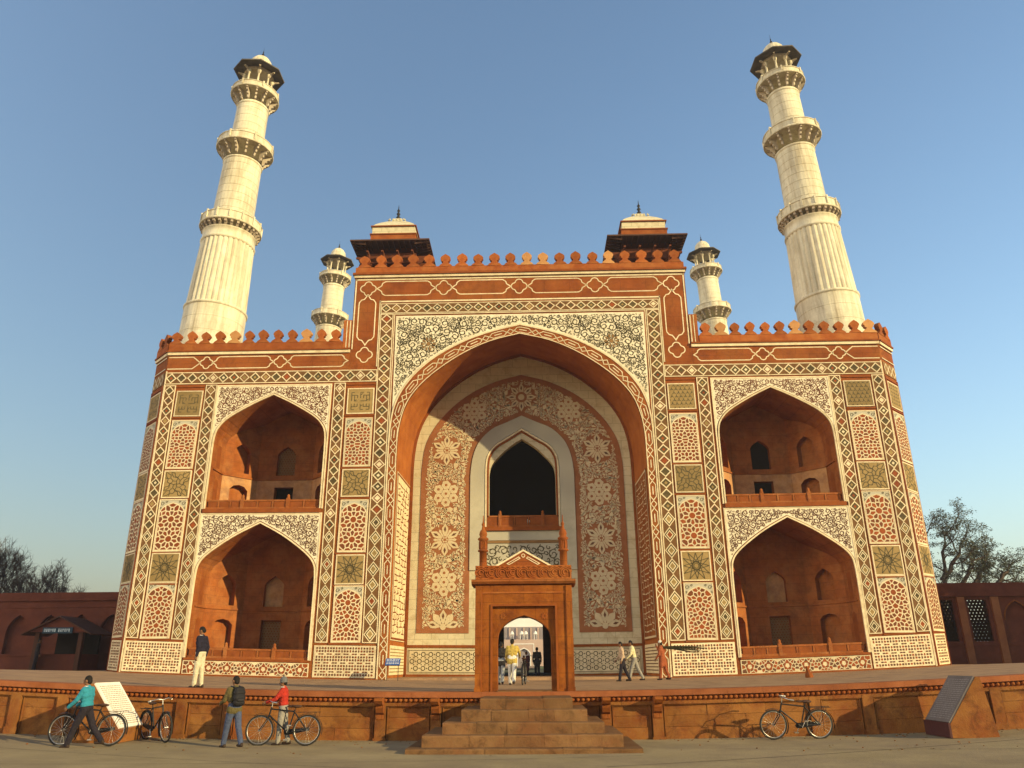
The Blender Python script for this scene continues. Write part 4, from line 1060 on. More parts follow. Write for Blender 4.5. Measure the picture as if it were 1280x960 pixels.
# ================================================================== MINARETS
EAVE = stone("dark_eave_stone", (0.07, 0.062, 0.055), (0.14, 0.125, 0.105), scale=2, rough=.9)
BRK_M = stone("bracket_marble", (0.42, 0.36, 0.27), (0.55, 0.48, 0.37), scale=3, stain=(.16, .1, .06), stain_amt=.8, stain_scale=1.5)
def coursed(mb, z0, z1, r0, r1, ch, segs=36):
    n = max(1, round((z1 - z0) / ch)); prof = []
    for i in range(n):
        a = z0 + (z1 - z0) * i / n; b = z0 + (z1 - z0) * (i + 1) / n
        ra = r0 + (r1 - r0) * i / n; rb = r0 + (r1 - r0) * (i + 1) / n
        prof += [(ra - .018, a), (ra, a + .018), (rb, b - .018)]
    prof.append((r1 - .018, z1)); mb.lathe(prof, segs, smooth=False)
def fluted(mb, z0, z1, r0, r1, nf=26):
    for j, (z, r) in enumerate(((z0, r0), (z1, r1))): pass
    ring = []
    for k in range(nf):
        for q, (da, dr) in enumerate(((0, -.055), (.2, .0), (.5, .03), (.8, .0))): ring.append((2 * pi * (k + da) / nf, dr))
    n = len(ring); pts = []
    for (z, r) in ((z0, r0), (z1, r1)): pts += [((r + dr) * cos(a), (r + dr) * sin(a), z) for a, dr in ring]
    mb.idx(pts, [(i, (i + 1) % n, n + (i + 1) % n, n + i) for i in range(n)], 0, False)
def make_minaret(label, loc, tilt):
    t = thing('minaret', label, 'minaret', loc, rot=(0, tilt, 0), group='white marble minarets on the gateway roof')
    def P(mbx, name, m=MARBM, parent=None): return mbx.build(name, m, parent or t)
    mb = MB(); coursed(mb, -.3, 4.5, 1.97, 1.92, .95); mb.lathe([(1.93, 4.4), (1.99, 4.44), (1.99, 4.56), (1.9, 4.62)], 36); P(mb, 'base_drum')
    mb = MB(); fluted(mb, 4.6, 9.35, 1.85, 1.68, 32); P(mb, 'fluted_drum')
    mb = MB(); mb.lathe([(1.70, 9.3), (1.77, 9.36), (1.77, 9.46), (1.71, 9.5), (1.69, 10.05), (1.74, 10.08), (1.74, 10.16)], 36); P(mb, 'collar')
    def balcony(zs, zt, rs, R, nb, par, small):
        mb = MB(); mb.lathe([(rs, zt), (R, zt), (R + .03, zt + .06), (R, zt + .14), (R - .05, zt + .15), (R - .05, zt + par), (R - .01, zt + par + .02), (R - .01, zt + par + .07), (R - .13, zt + par + .07), (R - .13, zt + .16), (rs, zt + .16)], 40, smooth=False); b = P(mb, 'balcony')
        m2 = MB(); d = R - .07 - rs; h = zt - zs
        if small: pr = [(0, 0), (d, 0), (d, -h * .5), (d * .6, -h * .6), (0, -h)]
        else: pr = [(-.03, 0), (d, 0), (d, -.10), (d * .84, -.14), (d * .80, -h * .34), (d * .52, -h * .42), (d * .48, -h * .6), (d * .26, -h * .68), (d * .2, -h * .92), (-.03, -h)]
        m2.prism(pr, lambda u, v, w: (rs + u, w, zt + v), -.062 if not small else -.08, .062 if not small else .08, back=True); me = m2.mesh('bracket', BRK_M)
        for k in range(nb): put('bracket', me, b, rot=(0, 0, 2 * pi * (k + .5) / nb))
        mb = MB()
        for k in range(nb // 2):
            a = 4 * pi * k / nb; mb.box(R - .15, R + .03, -.05, .05, zt + .15, zt + par + .16, T=Matrix.Rotation(a, 4, 'Z'))
        P(mb, 'parapet_posts', MARBM, b)['kind'] = 'stuff'
    balcony(10.16, 10.52, 1.70, 2.00, 30, .62, True)
    mb = MB(); coursed(mb, 10.6, 16.0, 1.36, 1.27, .62); mb.lathe([(1.27, 15.8), (1.33, 15.84), (1.33, 15.94), (1.27, 15.98)], 36); P(mb, 'shaft')
    balcony(16.12, 16.92, 1.28, 1.92, 14, .55, False)
    mb = MB(); coursed(mb, 16.98, 20.85, 1.14, 1.08, .62); mb.lathe([(1.08, 20.6), (1.13, 20.63), (1.13, 20.72), (1.08, 20.76)], 36); P(mb, 'shaft')
    balcony(20.86, 21.62, 1.09, 1.67, 14, .42, False)
    mb = MB(); mb.lathe([(.045, 0), (.13, .02), (.13, .12), (.075, .16), (.068, 1.5), (.12, 1.56), (.15, 1.72), (.15, 1.80)], 8); cm = mb.mesh('column', MARBM)
    mcap = MB(); mcap.box(-.09, .55, -.05, .05, 1.62, 1.74); 
    for k in range(8):
        a = 2 * pi * (k + .5) / 8; c = put('column', cm, t, (.95 * cos(a), .95 * sin(a), 21.8)); m2 = MB(); m2.prism([(0, 0), (.5, .0), (.5, -.07), (.2, -.16), (.1, -.34), (0, -.36)], lambda u, v, w: (u, w, v + 1.86), -.06, .06, back=True); m2.build('bracket', BRK_M, c, rot=(0, 0, a))
    mb = MB(); mb.lathe([(.80, 23.62), (1.06, 23.62), (1.06, 23.85), (.8, 23.85)], 8, ph=pi / 8, smooth=False); P(mb, 'lintel_ring', BRK_M)
    mb = MB(); mb.lathe([(.6, 23.83), (1.0, 23.84), (1.80, 23.80), (1.82, 23.87), (1.02, 24.22), (.6, 24.24)], 8, ph=pi / 8, smooth=False); P(mb, 'eave', EAVE)
    mb = MB(); mb.lathe([(.80, 24.2), (.80, 24.36), (.86, 24.38), (.86, 24.44), (.79, 24.48), (.80, 24.7), (.73, 25.0), (.54, 25.28), (.3, 25.46), (.12, 25.54), (.05, 25.58)], 28); P(mb, 'dome')
    mb = MB(); mb.lathe([(.09, 25.54), (.12, 25.62), (.05, 25.70), (.10, 25.80), (.03, 25.90), (.05, 26.02), (.012, 26.12), (.008, 26.45)], 10); P(mb, 'finial', METAL)
    return t
T1, T2 = radians(2.4), radians(2.6)
min1 = make_minaret('white marble minaret at the front left corner of the gateway roof', (-20.07, 4, 18), T1)
copy_tree(min1, (19.88, 4, 18), (0, -T2, 0), 'white marble minaret at the front right corner of the gateway roof')
copy_tree(min1, (-21.1, 32, 18), (0, T2, 0), 'smaller looking rear minaret seen between the tall left minaret and the left kiosk')
copy_tree(min1, (20.45, 32, 18), (0, -T2, 0), 'smaller looking rear minaret seen between the right kiosk and the tall right minaret')

# ================================================================== ROOF KIOSKS
SHADE_SOOT = stone("blackened_shaded_red_stone", (0.075, 0.024, 0.010), (0.14, 0.042, 0.016), scale=2.2, rough=.95)  # blackened stone, darkened further to carry the shade under the eave
def make_kiosk(label, loc):
    t = thing('roof_kiosk', label, 'kiosk', loc, group='red kiosks behind the central parapet')
    P = lambda mbx, name, m, parent=None: mbx.build(name, m, parent or t)
    mb = MB(); mb.box(-1.9, 1.9, -1.9, 1.9, 0, .25); P(mb, 'base', RED)
    mb = MB(); mb.box(-.16, .16, -.16, .16, .25, .6); mb.lathe([(.12, .6), (.11, 3.4), (.17, 3.5), (.2, 3.75)], 8, smooth=False); mb.box(-.2, .2, -.2, .2, 3.75, 3.9); cm = mb.mesh('column', SHADE_SOOT)
    bm2 = MB(); bm2.prism([(0, 0), (.85, 0), (.85, -.12), (.6, -.2), (.42, -.5), (.2, -.62), (.1, -.95), (0, -1.0)], lambda u, v, w: (u, w, v), -.07, .07, back=True); bme = bm2.mesh('bracket', SHADE_SOOT)
    for i in range(4):
        for j in range(4):
            if 0 < i < 3 and 0 < j < 3: continue
            x, y = -1.55 + i * 1.033, -1.55 + j * 1.033
            if (i in (0, 3)) and (j in (0, 3)) or True:
                c = put('column', cm, t, (x, y, 0)) if ((i in (0, 3)) and (j in (0, 3))) or (i in (1, 2)) or (j in (1, 2)) else None
                for (d, cond) in (((1, 0), i == 3), ((-1, 0), i == 0), ((0, 1), j == 3), ((0, -1), j == 0)):
                    if cond and c: put('bracket', bme, c, (d[0] * .12, d[1] * .12, 4.5), (0, 0, atan2(d[1], d[0])))
    mb = MB(); mb.box(-1.8, 1.8, -1.8, 1.8, 3.9, 4.3); P(mb, 'lintel', SHADE_SOOT)
    mb = MB(); mb.box(-1.7, 1.7, -1.7, 1.7, 4.3, 4.7); P(mb, 'entablature', SHADE_SOOT)
    # sloping eave, separate stone leaves on each face
    for k in range(4):
        R4 = Matrix.Rotation(k * pi / 2, 4, 'Z'); e = MB()
        for (za, zb2) in ((5.45, 5.02),):
            P8 = [(-1.7, -1.7, 5.45), (1.7, -1.7, 5.45), (2.74, -2.74, 5.24), (-2.74, -2.74, 5.24)]; Q8 = [(x, y, z - .10 - (.25 if abs(x) < 2 else 0)) for x, y, z in P8]
            pts = [R4 @ Vector(p) for p in P8 + Q8]; e.idx(pts, [(0, 1, 2, 3), (7, 6, 5, 4), (3, 2, 6, 7), (0, 3, 7, 4), (1, 5, 6, 2), (0, 4, 5, 1)])
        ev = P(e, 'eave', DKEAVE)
        q = MB()
        for j in range(14):
            x = -2.5 + j * .385; q.prism([(-2.72, 5.13), (-1.7, 5.08), (-1.7, 4.94), (-2.6, 5.04)], lambda u, v, w: tuple(R4 @ Vector((w, u, v))), x - .04, x + .04, back=True)
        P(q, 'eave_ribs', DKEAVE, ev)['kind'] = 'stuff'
    mb = MB(); mb.box(-1.75, 1.75, -1.75, 1.75, 5.3, 5.50); P(mb, 'eave_top', BROWN)
    mb = MB(); mb.box(-1.66, 1.66, -1.66, 1.66, 5.5, 5.62); mb.box(-1.6, 1.6, -1.6, 1.6, 5.62, 6.28); P(mb, 'drum', REDW)
    mb = MB(); mb.box(-1.66, 1.66, -1.66, 1.66, 6.28, 6.36); P(mb, 'drum_moulding', BROWN)
    mb = MB(); mb.box(-1.52, 1.52, -1.52, 1.52, 6.36, 6.95); P(mb, 'attic', MARB)
    mb = MB(); mb.box(-1.62, 1.62, -1.62, 1.62, 6.95, 7.03); P(mb, 'attic_moulding', BROWN)
    mb = MB(); s2 = sqrt(2); mb.lathe([(1.54 * s2, 7.03), (1.35 * s2, 7.3), (1.05 * s2, 7.6), (.65 * s2, 7.95), (.4 * s2, 8.1), (.36 * s2, 8.35), (.1, 8.55)], 4, ph=pi / 4, smooth=False); P(mb, 'pyramid_roof', MARB)
    mb = MB()
    for k in range(5):
        for d in range(4): mb.lathe([(.05, 0), (.07, .07), (.02, .16)], 6, tuple(Matrix.Rotation(d * pi / 2, 3, 'Z') @ Vector((-.5 + k * .25, -.58, 8.08))))
    P(mb, 'knob_row', MARBG)['kind'] = 'stuff'
    mb = MB(); mb.lathe([(.12, 8.5), (.17, 8.66), (.06, 8.8), (.15, 8.95), (.05, 9.1), (.12, 9.24), (.04, 9.36), (.015, 9.7)], 10); P(mb, 'finial', METAL)
    return t
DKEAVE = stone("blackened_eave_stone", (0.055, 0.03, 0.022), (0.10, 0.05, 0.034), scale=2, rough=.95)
k1 = make_kiosk('square red kiosk with dark eaves behind the left end of the central parapet', (-8.95, 7.8, 23.2))
copy_tree(k1, (8.75, 7.8, 23.2), None, 'square red kiosk with dark eaves behind the right end of the central parapet')

# ================================================================== ENCLOSURE WALLS
WZ = 0.64
def wall_part(mbx, name, m, parent, **k): return mbx.build(name, m, parent, **k)
lw = thing('enclosure_wall', 'shaded dark red enclosure wall with blind arches left of the gateway', 'wall', (-48.98, 9, WZ)); lw.scale = (1.064,) * 3
holes = []
for i in range(-12, 13):
    c = -30.05 + i * 1.86
    if -69 < c < -22.6: holes.append([(c + 46 + x, z) for x, z in half_to_full(spline([(0, 3.15), (.3, 2.95), (.56, 2.6), (.66, 2.2), (.67, 1.9)], 3), .95)])
LF = lambda u, v, w: (u, -w, v)
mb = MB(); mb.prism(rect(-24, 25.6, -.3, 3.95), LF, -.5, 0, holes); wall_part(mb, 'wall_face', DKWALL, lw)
for h in holes:
    mb = MB(); mb.prism(h, LF, 0, -.28, sides=False); wall_part(mb, 'blind_arch', DKWALL, lw)
for (z0, z1, w) in ((.84, .93, .06), (3.95, 4.1, .14), (3.55, 3.62, .04)):
    mb = MB(); mb.box(-24, 25.6, -w, .5, z0, z1) if z0 > 3.9 else mb.box(-24, 25.6, -w, 0, z0, z1); wall_part(mb, 'string_course', DKWALL, lw)
mb = MB(); mb.box(-24, 25.6, -.04, .5, 4.1, 4.43); wall_part(mb, 'parapet', DKWALL, lw)
rw = thing('enclosure_wall', 'shaded dark red enclosure wall with pierced stone screens right of the gateway', 'wall', (46, 6, WZ))
bays = []; x = -24.05
i = 0
mb = MB(); hol = []
bx = [21.95, 25.35, 27.3, 29.7, 32.1, 34.5, 37.1, 40, 44, 48, 55]
for a, b in zip(bx[:-1], bx[1:]):
    k = len(hol); c0, c1 = a + .42 - 46, b - .40 - 46
    if k < 2: hol.append(rect(c0, c1, 1.25, 3.55))
    else: hol.append([((c0 + c1) / 2 + x, z) for x, z in half_to_full(spline([(0, 3.5), ((c1 - c0) * .25, 3.25), ((c1 - c0) * .42, 2.9), ((c1 - c0) * .5, 2.4)], 3), 1.2)])
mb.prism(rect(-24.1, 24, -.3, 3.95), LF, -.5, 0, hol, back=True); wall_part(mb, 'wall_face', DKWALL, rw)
for k, h in enumerate(hol):
    if k >= 2:
        mb = MB(); mb.prism(h, LF, 0, -.3, sides=False); wall_part(mb, 'blind_arch', DKWALL, rw)
        mb = MB(); mb.ribbon(h[1:-1], .07, LF, .03, w0=0); wall_part(mb, 'arch_moulding', POR, rw)
    else:
        mb = MB(); xs = [p[0] for p in h]; zs_ = [p[1] for p in h]; g = .2; v = min(zs_); row = 0
        while v < max(zs_) + .1:
            u = min(xs) + (g / 2 if row % 2 else 0)
            while u < max(xs) + .1: ring(mb, (u, v), .098, .115 if v > 2.3 else .14, LF, -.12, 0, 6); u += g
            v += g * .866; row += 1
        wall_part(mb, 'jali_screen', DKWALL, rw, kind='stuff')
for a in bx[:-1]:
    mb = MB(); mb.box(a - 46 - .2, a - 46 + .22, -.16, -.001, -.3, 3.7); wall_part(mb, 'pilaster', PILW, rw)
for (z0, z1, w) in ((1.0, 1.12, .07), (3.72, 3.95, .2), (3.955, 4.1, .12)):
    mb = MB(); mb.box(-24.1, 24, -w, .5 if z0 > 3.9 else -.002, z0, z1); wall_part(mb, 'string_course', DKWALL, rw)
mb = MB(); mb.box(-24.1, 24, -.06, .5, 4.1, 4.5); wall_part(mb, 'parapet', DKWALL, rw)

# ticket booth
WOOD = plain("dark_brown_wood", (0.07, 0.03, 0.018), rough=.8)
booth = thing('booth', 'small dark gabled booth with a pale lettered sign against the left enclosure wall', 'booth', (-27.6, 6.15, WZ)); booth.scale = (1.05,) * 3
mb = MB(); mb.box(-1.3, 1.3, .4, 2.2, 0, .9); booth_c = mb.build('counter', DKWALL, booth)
for x in (-1.25, 1.25):
    mb = MB(); mb.box(x - .12, x + .12, .02, .28, 0, 2.05); mb.build('post', WOOD, booth)
mb = MB(); mb.box(-1.25, 1.25, 2.0, 2.2, .9, 2.1); mb.build('back_panel', VOID, booth)
for s in (-1, 1):
    mb = MB(); pts = [(0, -.3, 2.95), (0, 2.3, 2.95), (s * 2.0, 2.3, 1.98), (s * 2.0, -.3, 1.98)]; mb.idx(pts + [(x, y, z - .07) for x, y, z in pts], [(0, 1, 2, 3), (7, 6, 5, 4), (0, 3, 7, 4), (1, 5, 6, 2), (3, 2, 6, 7)]); mb.build('roof_slope', WOOD, booth)
mb = MB(); mb.prism([(-1.75, 2.08), (1.75, 2.08), (0, 2.86)], lambda u, v, w: (u, -w, v), .05, .12, back=True); mb.build('gable_board', DKWALL, booth)
mb = MB(); mb.box(-.85, .85, -.20, -.14, 2.0, 2.32); sb = mb.build('sign_board', plain("deep_blue_paint", (.02, .05, .075)), booth)
mb = MB(); rb = random.Random(2)
for k in range(13):
    x = -.76 + k * .115
    if k == 6: continue
    mb.box(x, x + .022, -.212, -.2, 2.08, 2.25); mb.box(x, x + .075, -.212, -.2, rb.choice((2.08, 2.15, 2.22)), rb.choice((2.08, 2.15, 2.22)) + .03); mb.box(x + .055, x + .08, -.212, -.2, 2.08 + .07 * (k % 2), 2.25)
mb.build('lettering', plain("pale_sign_paint", (.62, .72, .75)), sb, kind='stuff')

# ================================================================== WEDGES, SIGN, STUB, CANOPY
def wedge(label, s, xo, slabm, txtm, gm):
    x0 = xo; t = thing('inscription_block', label, 'inscription stone', (xo * s, -18.4, ground_z(xo)))
    pl = [(s * (-.5), 0), (s * (-.5), .33), (s * .37, 1.47), (s * .48, 1.47), (s * .70, 0)]
    fr = lambda u, v, w: (u, w, v)
    mb = MB(); mb.prism(pl, fr, -.66, .66, back=True); b = mb.build('block', gm, t)
    if s > 0: mb = MB(); mb.box(-.56, -.502, -.665, .665, 0, .36); mb.build('end_slab', plain('maroon_shaded_end_stone', (.06, .022, .022)), t)  # dark facing stone; its maroon also carries the shade of the low end
    d = Vector((s * .87, 1.14)).normalized(); nrm = Vector((-d.y * s, abs(d.x)));
    L = sqrt(.87 ** 2 + 1.14 ** 2)
    SF = lambda u, v, w: (s * -.5 + d.x * v + nrm.x * w, u, .33 + d.y * v + nrm.y * w)
    mb = MB(); mb.prism(rect(-.64, .64, .02, L - .01), SF, 0, .045, back=True); sl_ = mb.build('inscription_slab', slabm, t)
    mb = MB(); r_ = random.Random(8)
    v = L - .12
    while v > .08:
        u = -.54
        while u < .5:
            l = min(r_.uniform(.05, .16), .54 - u); mb.face([SF(*p, .049) for p in ((u, v), (u + l, v), (u + l, v - .022), (u, v - .022))]); u += l + .03
        v -= .062
    mb.build('lettering', txtm, sl_, kind='stuff')
WHM = stone("white_slab_marble", (0.66, 0.62, 0.54), (0.76, 0.72, 0.64), scale=2, rough=.5)
DKS = stone("dark_slab_stone", (0.10, 0.085, 0.08), (0.15, 0.13, 0.12), scale=3, rough=.6)
wedge('sloping block faced with a white inscribed slab in front of the left terrace wall', -1, 11.0, WHM, plain("slab_letters", (.3, .22, .16)), WALLP)
wedge('sloping sandstone block with a dark grey inscribed slab in front of the right terrace wall', 1, 11.75, DKS, plain("worn_letters", (.22, .2, .19)), WALLP)
sg = thing('sign', 'small slanted blue notice board on two legs at the left foot of the arch', 'sign', (-6.35, -1.3, terr_z(6.35)))
mb = MB(); mb.box(-.36, .36, -.02, .02, -.2, .2, T=Matrix.Translation((0, 0, .85)) @ Matrix.Rotation(radians(-38), 4, 'X')); bd = mb.build('board', plain("blue_enamel", (.03, .07, .22), rough=.35), sg)
for x in (-.27, .27):
    mb = MB(); mb.tube([(x, .03, 0), (x, .02, .84)], .018, 6); mb.build('leg', METAL, sg)
mb = MB()
for j in range(4):
    u = -.31
    while u < .28: l = rb.uniform(.05, .14); mb.box(u, min(.31, u + l), -.026, -.02, .13 - j * .085, .155 - j * .085, T=Matrix.Translation((0, 0, .85)) @ Matrix.Rotation(radians(-38), 4, 'X')); u += l + .03
mb.build('lettering', plain("sign_white", (.6, .62, .65)), bd, kind='stuff')
stub = MB(); stub.lathe([(.16, 0), (.15, .1), (.09, .24), (.035, .42)], 7, smooth=False); so = stub.build('stone_stub', BROWN, loc=(11.15, -9.0, terr_z(11.15, -9.0)), rot=(0, radians(-9), 0)); so['label'] = 'small dark pointed stone standing alone on the terrace before the right wing'; so['category'] = 'stone stub'
can = thing('canopy', 'small pale teal pyramid canopy behind the balustrade of the central window', 'canopy', (.12, 6.2, 8.3))
mb = MB(); mb.lathe([(.60, .62), (.62, .66), (.02, 1.02)], 4, ph=pi / 4, smooth=False); mb.build('awning', plain("teal_cloth", (.30, .47, .40), rough=.8), can)
for x, y in ((-.38, -.38), (.38, -.38), (.38, .38), (-.38, .38)):
    mb = MB(); mb.tube([(x, y, 0), (x, y, .63)], .02, 6); mb.build('pole', METAL, can)

# ================================================================== TOMB seen through the passage
TMB = stone("tomb_sandstone", (0.36, 0.25, 0.20), (0.45, 0.33, 0.27), scale=.2)
TMW = stone("tomb_marble", (0.62, 0.60, 0.56), (0.7, 0.68, 0.64), scale=.3)
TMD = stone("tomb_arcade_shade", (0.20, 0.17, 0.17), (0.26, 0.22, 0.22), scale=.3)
tomb = thing('mausoleum', 'pale distant mausoleum with white kiosks framed by the doorway', 'building', (-1.9, 172, .4))
TF = lambda u, v, w: (u, -w, v)
mb = MB(); mb.prism(rect(-30, 30, 0, 6.6), TF, -30, 0, [half_to_full(spline([(0, 4.3), (.9, 3.9), (1.5, 3.2), (1.6, 2.6)], 3), .01)]); mb.build('lower_storey', TMB, tomb)
mb = MB(); mb.box(-1.9, 1.9, .5, 1, 0, 4.6); mb.build('arch_recess', TMD, tomb)
mb = MB(); mb.ribbon([(-2.6, 0), (-2.6, 5.5), (2.6, 5.5), (2.6, 0)], .22, TF, .1, w0=0); mb.ribbon(half_to_full(spline([(0, 4.45), (.95, 4.0), (1.6, 3.25), (1.72, 2.6)], 3), 0), .2, TF, .1, w0=0); mb.build('portal_frame', TMW, tomb)
mb = MB(); mb.box(-26, 26, 3, 28, 6.6, 9.9); mb.build('upper_storey', TMD, tomb)
for k in range(-13, 14):
    mb = MB(); mb.box(k * 1.9 - .2, k * 1.9 + .2, 2.7, 3.02, 6.6, 9.7); mb.build('arcade_pier', TMB, tomb)
mb = MB(); mb.box(-23, 23, 6, 26, 9.9, 12.6); mb.build('marble_storey', TMW, tomb)
mb = MB(); mb.box(-23.5, 23.5, 5.6, 26.4, 12.6, 12.9); mb.build('cornice', TMD, tomb)
mb = MB(); mb.box(-22, 22, 7, 25, 12.9, 14.4); mb.build('marble_parapet', TMW, tomb)
for x, w in ((-3.1, .3), (-.55, .34), (.55, .34), (3.1, .3)):
    mb = MB()
    for q in (-1, 1): mb.box(x + q * w - .06, x + q * w + .06, .6, .72, 6.6, 7.9)
    mb.box(x - w - .2, x + w + .2, .3, 1.4, 7.9, 8.05); mb.lathe([(w + .12, 8.05), (w + .1, 8.4), (.05, 8.8)], 10, (x, .85, 0)); mb.build('roof_pavilion', TMW, tomb)

# ================================================================== TREES
BARK = plain("tree_bark", (0.095, 0.07, 0.055), rough=.95, var=.3, scale=5)
def leaf_mat(name, c1, c2):
    m, nt, N, L, b = _mat(name)
    g = N.new('ShaderNodeNewGeometry'); r = N.new('ShaderNodeValToRGB'); r.color_ramp.elements[0].color = (*c1, 1); r.color_ramp.elements[1].color = (*c2, 1)
    L.new(g.outputs['Random Per Island'], r.inputs['Fac']); L.new(r.outputs['Color'], b.inputs['Base Color']); b.inputs['Roughness'].default_value = .7
    return m
LEAF = leaf_mat("acacia_leaves", (0.035, 0.042, 0.018), (0.085, 0.095, 0.040))
LEAF2 = leaf_mat("evergreen_leaves", (0.03, 0.05, 0.018), (0.07, 0.10, 0.035))
def grow(mb, p, d, r, L, depth, rnd, tips, up=.12, split=(2, 3), curve=.28, shrink=.72, minr=.012, sides=6):
    k = 4; pts = [p]; q = p; dd = d
    for i in range(k):
        dd = (dd + Vector((rnd.gauss(0, curve), rnd.gauss(0, curve), rnd.gauss(up, curve * .7))) * .5).normalized(); q = q + dd * (L / k); pts.append(q)
    r1 = max(minr, r * .66)
    mb.tube(pts, [r + (r1 - r) * i / k for i in range(k + 1)], sides if depth > 1 else 3)
    if depth == 0: tips.append((q, dd)); return
    if depth <= 2: tips.append((pts[2], dd))
    n = rnd.randint(*split)
    for i in range(n):
        a = rnd.uniform(.35, .95); ax = Vector((rnd.gauss(0, 1), rnd.gauss(0, 1), rnd.gauss(0, .6))).normalized()
        nd = (Matrix.Rotation(a * (1 if i else .5), 3, ax) @ dd).normalized()
        grow(mb, q if i == 0 else pts[rnd.choice((2, 3, 4))], nd, r1 * rnd.uniform(.75, .95), L * shrink * rnd.uniform(.8, 1.15), depth - 1, rnd, tips, up, split, curve, shrink, minr, sides)
def bare_tree(loc, h, seed, label):
    t = thing('bare_tree', label, 'tree', loc, group='leafless trees behind the left enclosure wall'); rnd = random.Random(seed)
    tr = MB(); tr.tube([(0, 0, -.2), (.1, .05, h * .12), (.05, .1, h * .26)], [.38, .30, .25], 9); tr.build('trunk', BARK, t)
    cr = MB(); tips = []
    for k in range(7):
        a = 2 * pi * k / 7 + rnd.uniform(-.3, .3); d = Vector((cos(a) * .8, sin(a) * .8, .8)).normalized()
        grow(cr, Vector((.05, .1, h * .24)), d, .17, h * .27, 5, rnd, tips, up=.16, split=(2, 3), curve=.3, shrink=.70, minr=.018, sides=5)
    # fine twigs
    for (q, d) in tips:
        for j in range(5):
            e = (d + Vector((rnd.gauss(0, .6), rnd.gauss(0, .6), rnd.gauss(.1, .5)))).normalized() * rnd.uniform(.3, .7); cr.tube([q, q + e * .5 + Vector((0, 0, .03)), q + e], [.010, .008, .006], 3)
    cr.build('crown', BARK, t)
bare_tree((-46.3, 24, .35), 11.6, 3, 'large leafless tree behind the wall at the left edge of the view')
bare_tree((-41.2, 25, .35), 9.0, 12, 'lower leafless tree behind the wall between the big tree and the gateway')
def leaf_cloud(mb, c, R, n, rnd, sz, flat=.45):
    for i in range(n):
        v = Vector((rnd.gauss(0, 1), rnd.gauss(0, 1), rnd.gauss(0, 1))).normalized() * (rnd.random() ** .4); p = Vector(c) + Vector((v.x * R, v.y * R, v.z * R * flat))
        u = Vector((rnd.gauss(0, 1), rnd.gauss(0, 1), rnd.gauss(0, .5))).normalized() * sz * rnd.uniform(.6, 1.3); w = u.cross(Vector((rnd.gauss(0, 1), rnd.gauss(0, 1), rnd.gauss(0, 1)))).normalized() * sz * .45
        mb.face([p - u, p + w, p + u, p - w])
ac = thing('acacia_tree', 'dark feathery tree with spreading limbs behind the right enclosure wall', 'tree', (33.4, 24, .35)); ac.scale = (.93, .93, .93); rnd = random.Random(41)
tr = MB(); tr.tube([(0, 0, -.2), (.25, 0, 2.2), (.2, .1, 4.3)], [.55, .45, .38], 10); tr.build('trunk', BARK, ac)
limb = MB(); lf = MB(); tips = []
main = [((.2, .1, 4.0), (1.6, .2, 6.0), (3.4, .3, 6.8), (5.2, .2, 6.6), (6.9, 0, 7.0)), ((.2, .1, 4.3), (.9, .4, 7.2), (1.4, .6, 9.6), (1.7, .6, 11.6)), ((.2, .1, 4.2), (-.8, -.3, 7.4), (-.9, -.5, 10.0), (-.2, -.2, 12.2)), ((.9, .4, 7.2), (2.1, .3, 9.0), (3.0, .1, 10.6)), ((3.4, .3, 6.8), (4.4, .6, 8.0), (5.3, .6, 8.7)), ((.2, .1, 4.1), (-1.8, .5, 6.8), (-3.6, .6, 8.6)), ((1.6, .2, 6.0), (2.7, -.3, 7.7), (3.6, -.3, 8.9)), ((5.2, .2, 6.6), (6.1, .3, 7.6), (6.6, .2, 8.3))]
for b in main:
    P3 = [Vector(p) for p in b]; n_ = len(P3); fine = []
    for i in range(n_ - 1):
        for j in range(4): fine.append(P3[i].lerp(P3[i + 1], j / 4) + Vector((rnd.gauss(0, .07), rnd.gauss(0, .07), rnd.gauss(0, .07))))
    fine.append(P3[-1]); limb.tube(fine, [.24 - .19 * i / (len(fine) - 1) for i in range(len(fine))], 6)
    for i in range(3, len(fine), 2):
        d = Vector((rnd.gauss(.2, 1), rnd.gauss(0, 1), rnd.uniform(.1, 1.1))).normalized(); grow(limb, fine[i], d, .07, rnd.uniform(.9, 1.5), 3, rnd, tips, up=.10, curve=.34, minr=.014, sides=4)
for (q, d) in tips: leaf_cloud(lf, q + d * .15, rnd.uniform(.35, .65), 24, rnd, .075, .5)
for b in main:
    for k in range(7):
        q = Vector(b[-1]) + Vector((rnd.gauss(0, .9), rnd.gauss(0, .9), rnd.gauss(.1, .5))); leaf_cloud(lf, q, rnd.uniform(.45, .85), 95, rnd, .08, .45)
    for k in range(4):
        q = Vector(b[-2]) + Vector((rnd.gauss(0, .9), rnd.gauss(0, .9), rnd.gauss(.5, .4))); leaf_cloud(lf, q, rnd.uniform(.4, .75), 70, rnd, .08, .45)
limb.build('limbs', BARK, ac); lf.build('foliage', LEAF, ac, kind='stuff')
def evergreen(loc, h, R, seed, label):  # trees added out of view to cast shade on the right enclosure wall
    t = thing('added_shade_tree', label, 'tree', loc, group='added evergreen trees out of view shading the right wall'); rnd = random.Random(seed)
    tr = MB(); tr.tube([(0, 0, -.2), (.1, 0, h * .5), (0, .1, h * .9)], [.4, .28, .1], 9); tr.build('trunk', BARK, t)
    lf = MB()
    for i in range(170):
        a = rnd.uniform(0, 2 * pi); z = rnd.uniform(.06, 1.0); rr = R * (1 - (2 * max(0, z - .35) / 1.5) ** 2) * rnd.uniform(.2, 1.0)
        leaf_cloud(lf, (rr * cos(a), rr * sin(a), z * h), 1.25, 95, rnd, .24, .75)
    lf.build('crown', LEAF2, t)
evergreen((42.0, -3.2, .5), 12.0, 4.0, 1, 'added out-of-view evergreen shading the right enclosure wall, nearer the gateway')
